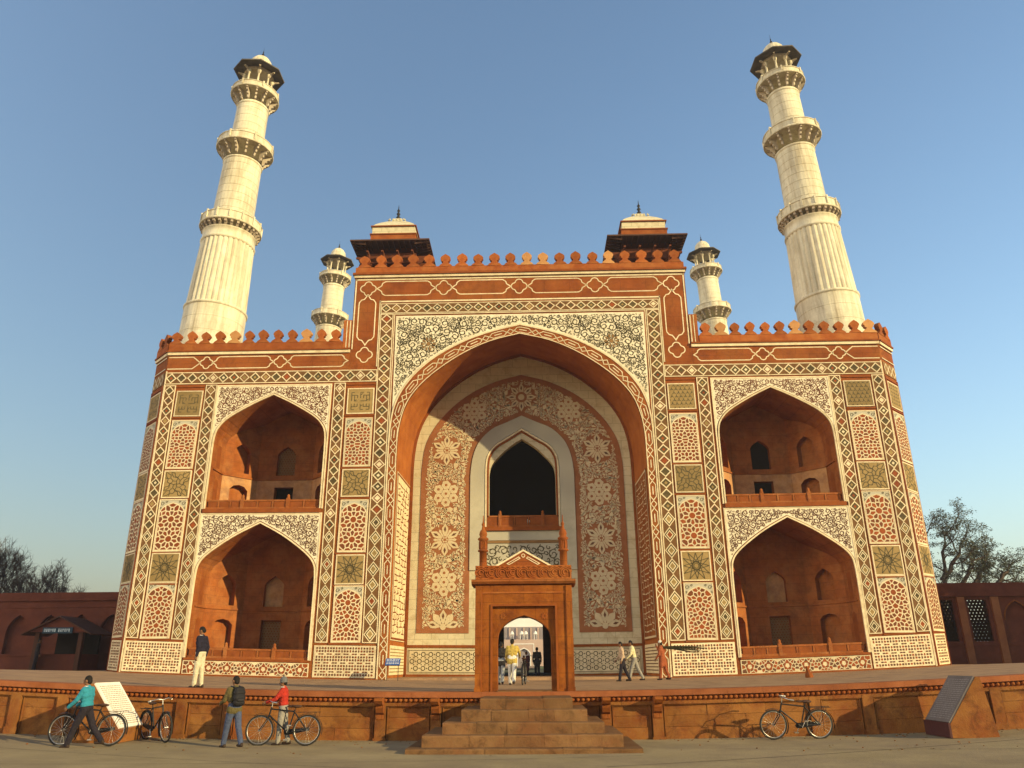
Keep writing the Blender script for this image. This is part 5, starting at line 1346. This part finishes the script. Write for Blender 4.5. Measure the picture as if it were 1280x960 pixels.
evergreen((43.5, 3.2, .5), 12.5, 4.2, 2, 'added out-of-view evergreen shading the right enclosure wall, nearer the wall')

# ================================================================== BICYCLES
BLK = plain("black_enamel", (0.018, 0.017, 0.018), rough=.35); TYRE = plain("tyre_rubber", (0.03, 0.027, 0.024), rough=.9); CHR = plain("dull_chrome", (0.45, 0.43, 0.40), rough=.35, metal=.9); LEATH = plain("worn_saddle_leather", (0.06, 0.03, 0.018), rough=.6)
def arc(c, r, a0, a1, n=16, y=0): return [(c[0] + r * cos(a0 + (a1 - a0) * i / n), y, c[1] + r * sin(a0 + (a1 - a0) * i / n)) for i in range(n + 1)]
def make_bike(label, loc, rot, group='black roadster bicycles'):
    t = thing('bicycle', label, 'bicycle', loc, rot=rot, group=group); t.scale = (1.1,) * 3
    B_ = lambda mbx, name, m=BLK, parent=None, **k: mbx.build(name, m, parent or t, **k)
    R, xr, xf = .345, -.55, .60
    mb = MB()
    for a, b, r in (((-.09, 0, .29), (-.22, 0, .80), .017), ((-.09, 0, .29), (.40, 0, .68), .018), ((-.20, 0, .76), (.37, 0, .82), .017), ((.36, 0, .86), (.41, 0, .64), .02)): mb.tube([a, b], r, 8)
    for y in (-.055, .055):
        mb.tube([(-.09, y * .5, .29), (xr, y, R)], .011, 6); mb.tube([(-.20, y * .4, .76), (xr, y, R)], .010, 6)
    B_(mb, 'frame')
    mb = MB()
    for y in (-.055, .055): mb.tube([(.41, y * .6, .66), (.46, y, .54), (xf, y, R)], .012, 6)
    B_(mb, 'fork')
    for x in (xr, xf):
        w = bpy.data.objects.new('wheel', None); COL.objects.link(w); w.parent = t; w.location = (x, 0, R)
        mb = MB(); mb.tube(arc((0, 0), R - .018, 0, 2 * pi, 40)[:-1], .021, 8, closed=True); B_(mb, 'tyre', TYRE, w)
        mb = MB(); mb.tube(arc((0, 0), R - .045, 0, 2 * pi, 40)[:-1], .010, 6, closed=True); B_(mb, 'rim', CHR, w)
        mb = MB(); mb.tube([(0, -.05, 0), (0, .05, 0)], .022, 8); B_(mb, 'hub', CHR, w)
        mb = MB()
        for k in range(20):
            a = 2 * pi * k / 20; mb.tube([(0, .03 * (-1) ** k, 0), ((R - .045) * cos(a), 0, (R - .045) * sin(a))], .0024, 3)
        B_(mb, 'spokes', CHR, w, kind='stuff')
        mb = MB(); a0, a1 = (radians(15), radians(195)) if x < 0 else (radians(60), radians(215))
        pth = arc((x, R), R + .03, a0, a1, 18); mb.idx([(p[0], y, p[2] - abs(y) * .3) for p in pth for y in (-.032, 0, .032)], [(i * 3 + j, i * 3 + j + 1, i * 3 + j + 4, i * 3 + j + 3) for i in range(18) for j in range(2)], 0, True); B_(mb, 'mudguard')
    mb = MB(); mb.ball((-.26, 0, .875), (.14, .085, .035), 12, 6); mb.ball((-.13, 0, .875), (.12, .03, .028), 10, 6); mb.tube([(-.22, 0, .79), (-.235, 0, .86)], .013, 6); B_(mb, 'saddle', LEATH)
    mb = MB(); mb.tube([(.355, 0, .85), (.345, 0, .97)], .013, 6); mb.tube([(.16, -.27, .95), (.28, -.26, .97), (.37, -.12, 1.0), (.36, 0, .97), (.37, .12, 1.0), (.28, .26, .97), (.16, .27, .95)], .012, 6); mb.tube([(.15, -.27, .95), (.26, -.262, .966)], .018, 6); mb.tube([(.15, .27, .95), (.26, .262, .966)], .018, 6); B_(mb, 'handlebar', CHR)
    mb = MB()
    for y in (-.06, .06): mb.tube([(-.30, y, .74), (-.84, y, .745)], .007, 5); mb.tube([(xr, y, R), (-.74, y, .745)], .006, 5)
    for x in (-.34, -.50, -.66, -.82): mb.tube([(x, -.06, .742), (x, .06, .742)], .006, 5)
    B_(mb, 'carrier')
    mb = MB(); mb.prism([(-.60, .335), (-.09, .24), (.0, .25), (.03, .30), (.0, .35), (-.09, .37), (-.58, .40)], lambda u, v, w: (u, -.075 + w, v), 0, .02, back=True); B_(mb, 'chain_guard')
    mb = MB(); mb.tube([(-.09, -.09, .29), (-.02, -.11, .13)], .010, 6); mb.tube([(-.09, .09, .29), (-.16, .11, .45)], .010, 6); mb.box(-.07, .03, -.19, -.10, .118, .142); mb.box(-.21, -.11, .10, .19, .438, .462); B_(mb, 'crank', CHR)
    return t
def gz(x): return ground_z(x)
bk = make_bike('black bicycle wheeled along by the man in the cyan jumper', (-10.95, -19.75, gz(10.95)), (radians(3), 0, radians(180)))
copy_tree(bk, (-9.88, -18.2, gz(9.88)), (radians(5), 0, radians(-42)), 'black bicycle parked by the terrace wall right of the white inscribed block')
copy_tree(bk, (-6.15, -18.85, gz(6.15)), (radians(3), 0, radians(180)), 'black bicycle held by the man in the red sweater')
copy_tree(bk, (7.62, -18.05, gz(7.62)), (radians(-8), 0, radians(184)), 'black bicycle leaning against the right terrace wall')
copy_tree(bk, (0.12, -8.9, terr_z(0) + .0), (radians(2), 0, radians(86)), 'black bicycle pushed through the doorway by the man in the yellow shawl')

# ================================================================== PEOPLE
SKIN = plain("brown_skin", (0.19, 0.095, 0.05), rough=.55, var=.08); HAIR = plain("black_hair", (0.012, 0.010, 0.009), rough=.7); EYE = plain("eye_dark", (0.015, 0.012, 0.01), rough=.3); LIP = plain("lips", (0.13, 0.045, 0.03), rough=.5)
def cloth(name, c): return stone(name, tuple(v * .85 for v in c), tuple(min(1, v * 1.12) for v in c), scale=9, rough=.92, bump=1.0, grain=22)
SHOE = plain("dark_leather_shoe", (0.03, 0.018, 0.012), rough=.5)
def capsule(mb, p0, p1, r0, r1, n=10):
    p0 = Vector(p0); p1 = Vector(p1); ax = p1 - p0; L = ax.length
    if L < 1e-6: mb.ball(p0, r0, n, 8); return
    q = ax.to_track_quat('Z', 'Y').to_matrix(); prof = []
    for i in range(4): th = -pi / 2 + pi / 2 * i / 4; prof.append((max(1e-4, r0 * cos(th)), r0 * sin(th)))
    prof.append((r0, 0)); prof.append((r1, L))
    for i in range(1, 5): th = pi / 2 * i / 4; prof.append((max(1e-4, r1 * cos(th)), L + r1 * sin(th)))
    pts = []; m = len(prof)
    for r, z in prof:
        for k in range(n): a = 2 * pi * k / n; pts.append(p0 + q @ Vector((r * cos(a), r * sin(a), z)))
    fs = [(i * n + k, i * n + (k + 1) % n, (i + 1) * n + (k + 1) % n, (i + 1) * n + k) for i in range(m - 1) for k in range(n)] + [tuple(range(n))[::-1], tuple((m - 1) * n + k for k in range(n))]
    mb.idx(pts, fs, 0, True)
FUSE = []
def fuse(mb, name, mat, parent, voxel, smooth=3):
    """one continuous skin over overlapping limbs"""
    me = bpy.data.meshes.new(name); me.from_pydata([tuple(v) for v in mb.v], [], mb.f); me.update(); me.materials.append(mat)
    o = bpy.data.objects.new(name, me); COL.objects.link(o); o.parent = parent
    r = o.modifiers.new('remesh', 'REMESH'); r.mode = 'VOXEL'; r.voxel_size = voxel; r.use_smooth_shade = True
    s_ = o.modifiers.new('smooth', 'SMOOTH'); s_.factor = .5; s_.iterations = smooth
    FUSE.append(o); return o
def person(label, loc, rz, H=1.72, lean=4, legs=((10, 5), (-10, 10)), arms=((0, 8, 15, 0), (0, 8, 15, 0)), head=(0, 0), top=None, legs_c=None, top_len=0.0, sleeves=True, hair='hair', hat=None, skirt=0.0, collar=None, shoes=SHOE, skin=SKIN, two_tone=None):
    t = thing('person', label, 'person', loc, rz); t.scale = (H / 1.75,) * 3
    RX = lambda a: Matrix.Rotation(radians(a), 3, 'X')
    hip = Vector((0, 0, .95)); J = {}
    for s, (a, k) in zip((-1, 1), legs):
        h = hip + Vector((s * .09, 0, 0)); d1 = Vector((0, sin(radians(a)), -cos(radians(a)))); kn = h + d1 * .44; d2 = Vector((0, sin(radians(a - k)), -cos(radians(a - k)))); an = kn + d2 * .43
        J[s] = (h, kn, an)
    low = min(J[s][2].z for s in (-1, 1)) - .075
    off = Vector((0, 0, -low))
    for s in (-1, 1): J[s] = tuple(p + off for p in J[s])
    hip = hip + off; M = RX(-lean)
    up = lambda x, y, z: hip + M @ Vector((x, y, z - .95))
    sh = {}; 
    for s, (a, b, e, inw) in zip((-1, 1), arms):
        S0 = up(s * .185, -.005, 1.42); a_, b_ = radians(a), radians(b)
        d1 = Vector((s * sin(b_), sin(a_) * cos(b_), -cos(a_) * cos(b_))); el = S0 + d1 * .29
        ae = radians(a + e); d2 = Vector((-s * sin(radians(inw)), sin(ae) * cos(radians(inw)), -cos(ae) * cos(radians(inw)))); wr = el + d2 * .255
        sh[s] = (S0, el, wr, d2)
    body = MB()
    C = lambda *a: capsule(body, *a)
    C(up(-.07, 0, .98), up(.07, 0, .98), .105, .105); C(up(-.07, 0, 1.10), up(.07, 0, 1.10), .095, .095); C(up(-.10, 0, 1.26), up(.10, 0, 1.26), .10, .10); C(up(-.13, 0, 1.38), up(.13, 0, 1.38), .085, .085)
    C(up(0, 0, 1.0), up(0, 0, 1.35), .10, .11); C(up(0, -.005, 1.42), up(0, .01, 1.54), .06, .052)
    hc = up(0, .015, 1.625); MH = M @ Matrix.Rotation(radians(head[1]), 3, 'Z') @ RX(-head[0])
    hp = lambda x, y, z: hc + MH @ Vector((x, y, z))
    body.ball(hc + MH @ Vector((0, -.005, .015)), (.076, .094, .105), 14, 10, R=MH); C(hp(0, .035, -.07), hp(0, .05, -.085), .048, .036); body.ball(hp(0, .03, -.04), (.062, .06, .07), 12, 8, R=MH)
    C(hp(0, .088, .012), hp(0, .108, -.022), .010, .015); C(hp(-.03, .083, .03), hp(.03, .083, .03), .014, .014)
    for s in (-1, 1): body.ball(hp(s * .079, -.005, -.005), (.012, .024, .034), 8, 6, R=MH)
    for s in (-1, 1):
        h, kn, an = J[s]; C(h, kn, .085, .056); C(kn, an, .054, .036)
        C(an + Vector((0, -.03, -.045)), an + Vector((0, .12, -.055)), .034, .026)
        S0, el, wr, d = sh[s]; C(S0, el, .048, .037); C(el, wr, .037, .025)
        # hand: palm, four fingers, thumb
        side = Vector((0, 1, 0)) if abs(d.z) > .6 else Vector((0, 0, 1)); side = (side - d * side.dot(d)).normalized(); nrm = d.cross(side).normalized() * (-s)
        for q in (-.02, 0, .02): C(wr + side * q * .6, wr + d * .075 + side * q, .0165, .0145)
        for i, (q, l) in enumerate(((.030, .062), (.010, .075), (-.010, .070), (-.029, .055))):
            k0 = wr + d * .078 + side * q; k1 = k0 + (d * .85 + nrm * .35).normalized() * l * .55; k2 = k1 + (d * .45 + nrm * .75).normalized() * l * .5; C(k0, k1, .0105, .0098, 7); C(k1, k2, .0098, .0088, 7)
        k0 = wr + d * .025 + side * .026; k1 = k0 + (d * .6 + side * .75 + nrm * .2).normalized() * .035; k2 = k1 + (d * .85 + side * .2 + nrm * .45).normalized() * .03; C(k0, k1, .0125, .0115, 7); C(k1, k2, .0115, .0098, 7)
    b = fuse(body, 'body', skin, t, .0085)
    # face
    for s in (-1, 1):
        e = MB(); e.ball(hp(s * .031, .083, .012), (.011, .008, .007), 8, 6, R=MH); e.build('eye', EYE, t)
        e = MB(); capsule(e, hp(s * .018, .090, .034), hp(s * .046, .082, .036), .0045, .0035, 6); e.build('eyebrow', HAIR, t)
    e = MB(); capsule(e, hp(-.02, .087, -.052), hp(.02, .087, -.052), .006, .006, 6); e.build('mouth', LIP, t)
    if hair:
        hm = MB(); 
        hm.ball(hp(0, -.018, .030), (.084, .093, .100), 16, 10, R=MH); hm.ball(hp(0, -.045, -.02), (.074, .062, .08), 12, 8, R=MH); fuse(hm, 'hair', HAIR, t, .012, 2)
    if hat:
        km, kind = hat; hm = MB()
        if kind == 'cap': hm.lathe([(.09, .03), (.094, .05), (.092, .085), (.075, .115), (.04, .135), (.005, .14)], 16); hm.lathe([(.09, .028), (.096, .034), (.09, .04)], 16)
        else: hm.lathe([(.094, -.01), (.10, .03), (.097, .08), (.08, .12), (.04, .142), (.005, .147)], 16); hm.ball((0, 0, .155), .022, 8, 6); hm.lathe([(.10, -.012), (.106, .012), (.101, .034)], 16)
        hm.v = [tuple(hc + MH @ Vector((x, y - .008, z))) for x, y, z in hm.v]; hm.build('cap', km, t)
    # trousers
    if two_tone:                                    # each leg its own mesh when the photo shows different cloth in light and shade
        pass
    tr = MB(); T = lambda *a: capsule(tr, *a)
    T(up(-.07, 0, .98), up(.07, 0, .98), .122, .122); T(up(-.06, 0, 1.06), up(.06, 0, 1.06), .108, .108)
    for s in (-1, 1):
        h, kn, an = J[s]; T(h, kn, .106, .080); T(kn, an + (an - kn).normalized() * -.01, .078, .066)
    fuse(tr, 'trousers', legs_c, t, .013)
    tp = MB(); U = lambda *a: capsule(tp, *a)
    U(up(-.075, 0, 1.06 - top_len * .4), up(.075, 0, 1.06 - top_len * .4), .122, .122); U(up(-.085, 0, 1.18), up(.085, 0, 1.18), .115, .115); U(up(-.115, 0, 1.28), up(.115, 0, 1.28), .118, .118); U(up(-.145, 0, 1.385), up(.145, 0, 1.385), .098, .098); U(up(0, 0, 1.1), up(0, 0, 1.4), .12, .115); U(up(0, -.01, 1.42), up(0, -.005, 1.475), .085, .066)
    if skirt:
        for s in (-1, 1):
            h, kn, an = J[s]; U(h, h.lerp(kn, skirt), .118, .115); 
        U(J[-1][0].lerp(J[-1][1], skirt * .8), J[1][0].lerp(J[1][1], skirt * .8), .115, .115)
    for s in (-1, 1):
        S0, el, wr, d = sh[s]; U(S0, el, .068, .056)
        if sleeves: U(el, el.lerp(wr, .93), .054, .044)
    fuse(tp, 'top', top, t, .013)
    if collar:
        c = MB(); c.tube([up(.062 * cos(a), .005 + .066 * sin(a), 1.487 + .012 * sin(a)) for a in [2 * pi * k / 14 for k in range(14)]], .016, 6, closed=True); c.build('collar', collar, t)
    for s in (-1, 1):
        h, kn, an = J[s]; f = MB(); capsule(f, an + Vector((0, -.045, -.045)), an + Vector((0, .14, -.052)), .043, .034); capsule(f, an + Vector((0, -.04, -.03)), an + Vector((0, -.03, -.01)), .044, .046); fuse(f, 'shoe', shoes, t, .012, 2)
    return t, up, sh
PL = lambda x, y: (x, y, gz(x))
TR_ = lambda x, y: (x, y, terr_z(x, y))
CY = cloth("cyan_jumper", (0.03, 0.22, 0.30)); DKT = cloth("dark_trousers", (0.022, 0.018, 0.024)); KHA = cloth("olive_jacket", (0.10, 0.08, 0.032)); JEAN = cloth("blue_jeans", (0.06, 0.075, 0.13)); REDS = cloth("red_sweater", (0.36, 0.03, 0.018)); GREYT = cloth("grey_trousers", (0.25, 0.23, 0.20)); NAVY = cloth("navy_sweater", (0.018, 0.016, 0.028)); CREAM = cloth("cream_trousers", (0.52, 0.46, 0.32)); WHITEC = cloth("white_cloth", (0.6, 0.57, 0.5)); BEIGE = cloth("beige_shirt", (0.42, 0.30, 0.20)); PALEY = cloth("pale_yellow_shirt", (0.58, 0.52, 0.30)); RUSTK = cloth("rust_brown_kurta", (0.26, 0.07, 0.028)); YEL = cloth("mustard_shawl", (0.42, 0.30, 0.07)); CHAR = cloth("charcoal_jacket", (0.025, 0.022, 0.022)); GREYW = cloth("grey_wool_cap", (0.12, 0.12, 0.12)); PALEK = cloth("pale_blue_grey_cloth", (0.25, 0.26, 0.27)); PLUM = cloth("dark_plum_shawl", (0.06, 0.025, 0.03))
LF90 = radians(90)
person('person in a cyan jumper striding left while wheeling a bicycle', PL(-10.85, -20.15), LF90, 1.76, 6, ((24, 6), (-24, 16)), ((28, 6, 22, 5), (30, 10, 25, 0)), (8, 0), CY, DKT  , collar=WHITEC)
p_, up_, sh_ = person('person in an olive jacket and jeans walking away with a black backpack', PL(-7.3, -19.5), radians(52), 1.76, 5, ((15, 4), (-16, 10)), ((18, 10, 55, 10), (22, 12, 60, 15)), (6, 10), KHA, JEAN, top_len=.25, skirt=.10)
bpk = thing('backpack', 'black backpack on the back of the person in the olive jacket', 'backpack', PL(-7.3, -19.5), radians(52)); bpk.scale = p_.scale
mb = MB(); 
for z, r in ((1.08, .085), (1.2, .10), (1.32, .092), (1.40, .07)): capsule(mb, up_(-.075, -.18, z), up_(.075, -.18, z), r, r)
fuse(mb, 'bag', plain("black_nylon", (.014, .013, .015), rough=.6), bpk, .013)
mb = MB(); capsule(mb, up_(-.06, -.25, 1.14), up_(.06, -.25, 1.14), .05, .05); fuse(mb, 'front_pocket', plain("black_pocket_nylon", (.02, .019, .021), rough=.55), bpk, .012)
for s in (-1, 1): mb = MB(); mb.tube([up_(s * .10, -.12, 1.46), up_(s * .115, .03, 1.50), up_(s * .12, .115, 1.40), up_(s * .14, .10, 1.22), up_(s * .16, -.10, 1.10)], .018, 6); mb.build('strap', BLK, bpk)
person('person in a red sweater and grey knitted cap holding a bicycle', PL(-6.28, -18.62), radians(95), 1.70, 4, ((6, 4), (-9, 6)), ((35, 8, 35, 5), (38, 8, 35, 0)), (2, 0), REDS, GREYT, hat=(GREYW, 'knit'), collar=WHITEC)
person('person in a navy sweater and cream trousers looking down from the terrace edge', TR_(-9.5, -16.75), radians(80), 1.74, 2, ((4, 2), (-3, 4)), ((-14, 8, 25, 0), (-16, 10, 28, 0)), (34, 0), NAVY, CREAM, collar=WHITEC)
person('person in a beige shirt and dark trousers walking left across the terrace', TR_(4.40, -5.2), LF90, 1.66, 5, ((14, 4), (-14, 12)), ((-10, 6, 30, 0), (14, 6, 25, 0)), (12, 0), BEIGE, DKT)
person('person in a pale yellow shirt walking left just behind the beige shirt', TR_(4.95, -4.9), radians(86), 1.74, 10, ((20, 6), (-20, 8)), ((16, 8, 30, 0), (-12, 6, 25, 0)), (12, 0), PALEY, GREYT)
gp, gu, gs = person('person in a rust brown kurta and white cap at the right foot of the arch', TR_(6.30, -4.2), radians(60), 1.68, 4, ((10, 4), (-12, 8)), ((8, 8, 30, 0), (55, 20, 100, 0)), (4, 0), RUSTK, RUSTK, skirt=.75, hat=(WHITEC, 'cap'))
br_ = thing('broom', 'long dark twig bundle carried on the shoulder of the rust brown person', 'broom', (6.30, -4.2, terr_z(6.3) + 1.38))
mb = MB(); rq = random.Random(3)
for k in range(46):
    y = rq.gauss(0, .05); z = rq.gauss(0, .035); l = rq.uniform(1.4, 2.0); mb.tube([(-.18, y * .4, z * .4), (.5, y, z - .01), (l, y * 2.6 + rq.gauss(0, .03), z * 2.2 - .10)], [.009, .010, .006], 4)
mb.build('twigs', plain("dark_twigs", (.04, .035, .015), rough=.9), br_, kind='stuff')
mb = MB(); mb.tube([(.22, 0, -.06), (.22, .06, 0), (.22, 0, .06), (.22, -.06, 0)], .014, 5, closed=True); mb.build('binding', BLK, br_)
person('person in dark clothes standing beside the booth in the wall shade', (-28.55, 5.9, WZ), radians(-60), 1.82, 2, ((3, 2), (-3, 3)), ((0, 6, 12, 0), (4, 6, 20, 0)), (4, 0), CHAR, DKT)
person('person in a mustard shawl and white trousers pushing a bicycle through the doorway', TR_(-.32, -9.3), radians(-4), 1.72, 8, ((10, 6), (-14, 14)), ((10, 10, 20, 0), (44, 16, 14, 0)), (6, -12), YEL, WHITEC, top_len=.3, skirt=.22)
person('person in pale grey clothes walking in on the left of the mustard shawl', TR_(-.78, -8.6), radians(-4), 1.62, 4, ((12, 6), (-12, 10)), ((5, 8, 20, 0), (5, 8, 20, 0)), (4, 0), CHAR, PALEK, top_len=.3, skirt=.3)
person('person in a dark plum shawl standing in the passage behind the bicycle', TR_(.10, 6.4), radians(170), 1.46, 2, ((6, 4), (-6, 6)), ((10, 8, 60, 15), (10, 8, 60, 15)), (4, 0), PLUM, DKT, skirt=.9)
person('person in a black jacket standing in the passage on the right', TR_(.72, 6.6), radians(0), 1.70, 3, ((4, 2), (-5, 6)), ((0, 10, 20, 0), (2, 10, 20, 0)), (4, 0), CHAR, DKT, top_len=.3, skirt=.35)
# bake the fused skins into plain meshes
dg = bpy.context.evaluated_depsgraph_get(); dg.update()
for o in FUSE:
    me = bpy.data.meshes.new_from_object(o.evaluated_get(dg)); me.name = o.name
    for p in me.polygons: p.use_smooth = True
    o.modifiers.clear(); o.data = me

# ------------------------------------------------------------------ litter on the plaza
rg_ = random.Random(17); mb = MB()
for i in range(420):
    x = rg_.uniform(-17, 17); y = TY - abs(rg_.gauss(0, .35)) - .05 if i % 3 else rg_.uniform(-21.5, TY - .2)
    if -2.8 < x < 4 and y > -20.9: continue
    z = ground_z(x); r_ = rg_.uniform(.012, .035)
    if i % 2: mb.lathe([(r_ * .7, 0), (r_, r_ * .4), (r_ * .5, r_ * .8)], 5, (x, y, z), rg_.randint(0, 1), False)
    else:
        a = rg_.uniform(0, 6.3); c, s_ = cos(a) * r_ * 1.6, sin(a) * r_ * 1.6
        mb.face([(x - c, y - s_, z + .008), (x - s_ * .5, y + c * .5, z + .02), (x + c, y + s_, z + .012), (x + s_ * .5, y - c * .5, z + .006)], 2)
mb.build('grit_and_leaves', [STEP, WALLP, plain('dry_leaf', (.16, .10, .035))], kind='stuff')

# ================================================================== HAZE (thin dusty winter air over the whole site)
hz = MB(); hz.box(-2600, 2600, -690, 2600, -2.3, 50)
hm_ = bpy.data.materials.new("haze_air"); hm_.use_nodes = True; hn = hm_.node_tree.nodes; hn.remove(hn['Principled BSDF'])
pv = hn.new('ShaderNodeVolumePrincipled'); pv.inputs['Color'].default_value = (0.85, 0.82, 0.90, 1); pv.inputs['Density'].default_value = 0.0005; pv.inputs['Anisotropy'].default_value = 0.3
hm_.node_tree.links.new(pv.outputs[0], hn['Material Output'].inputs['Volume'])
ho = hz.build('haze', hm_); ho['kind'] = 'stuff'
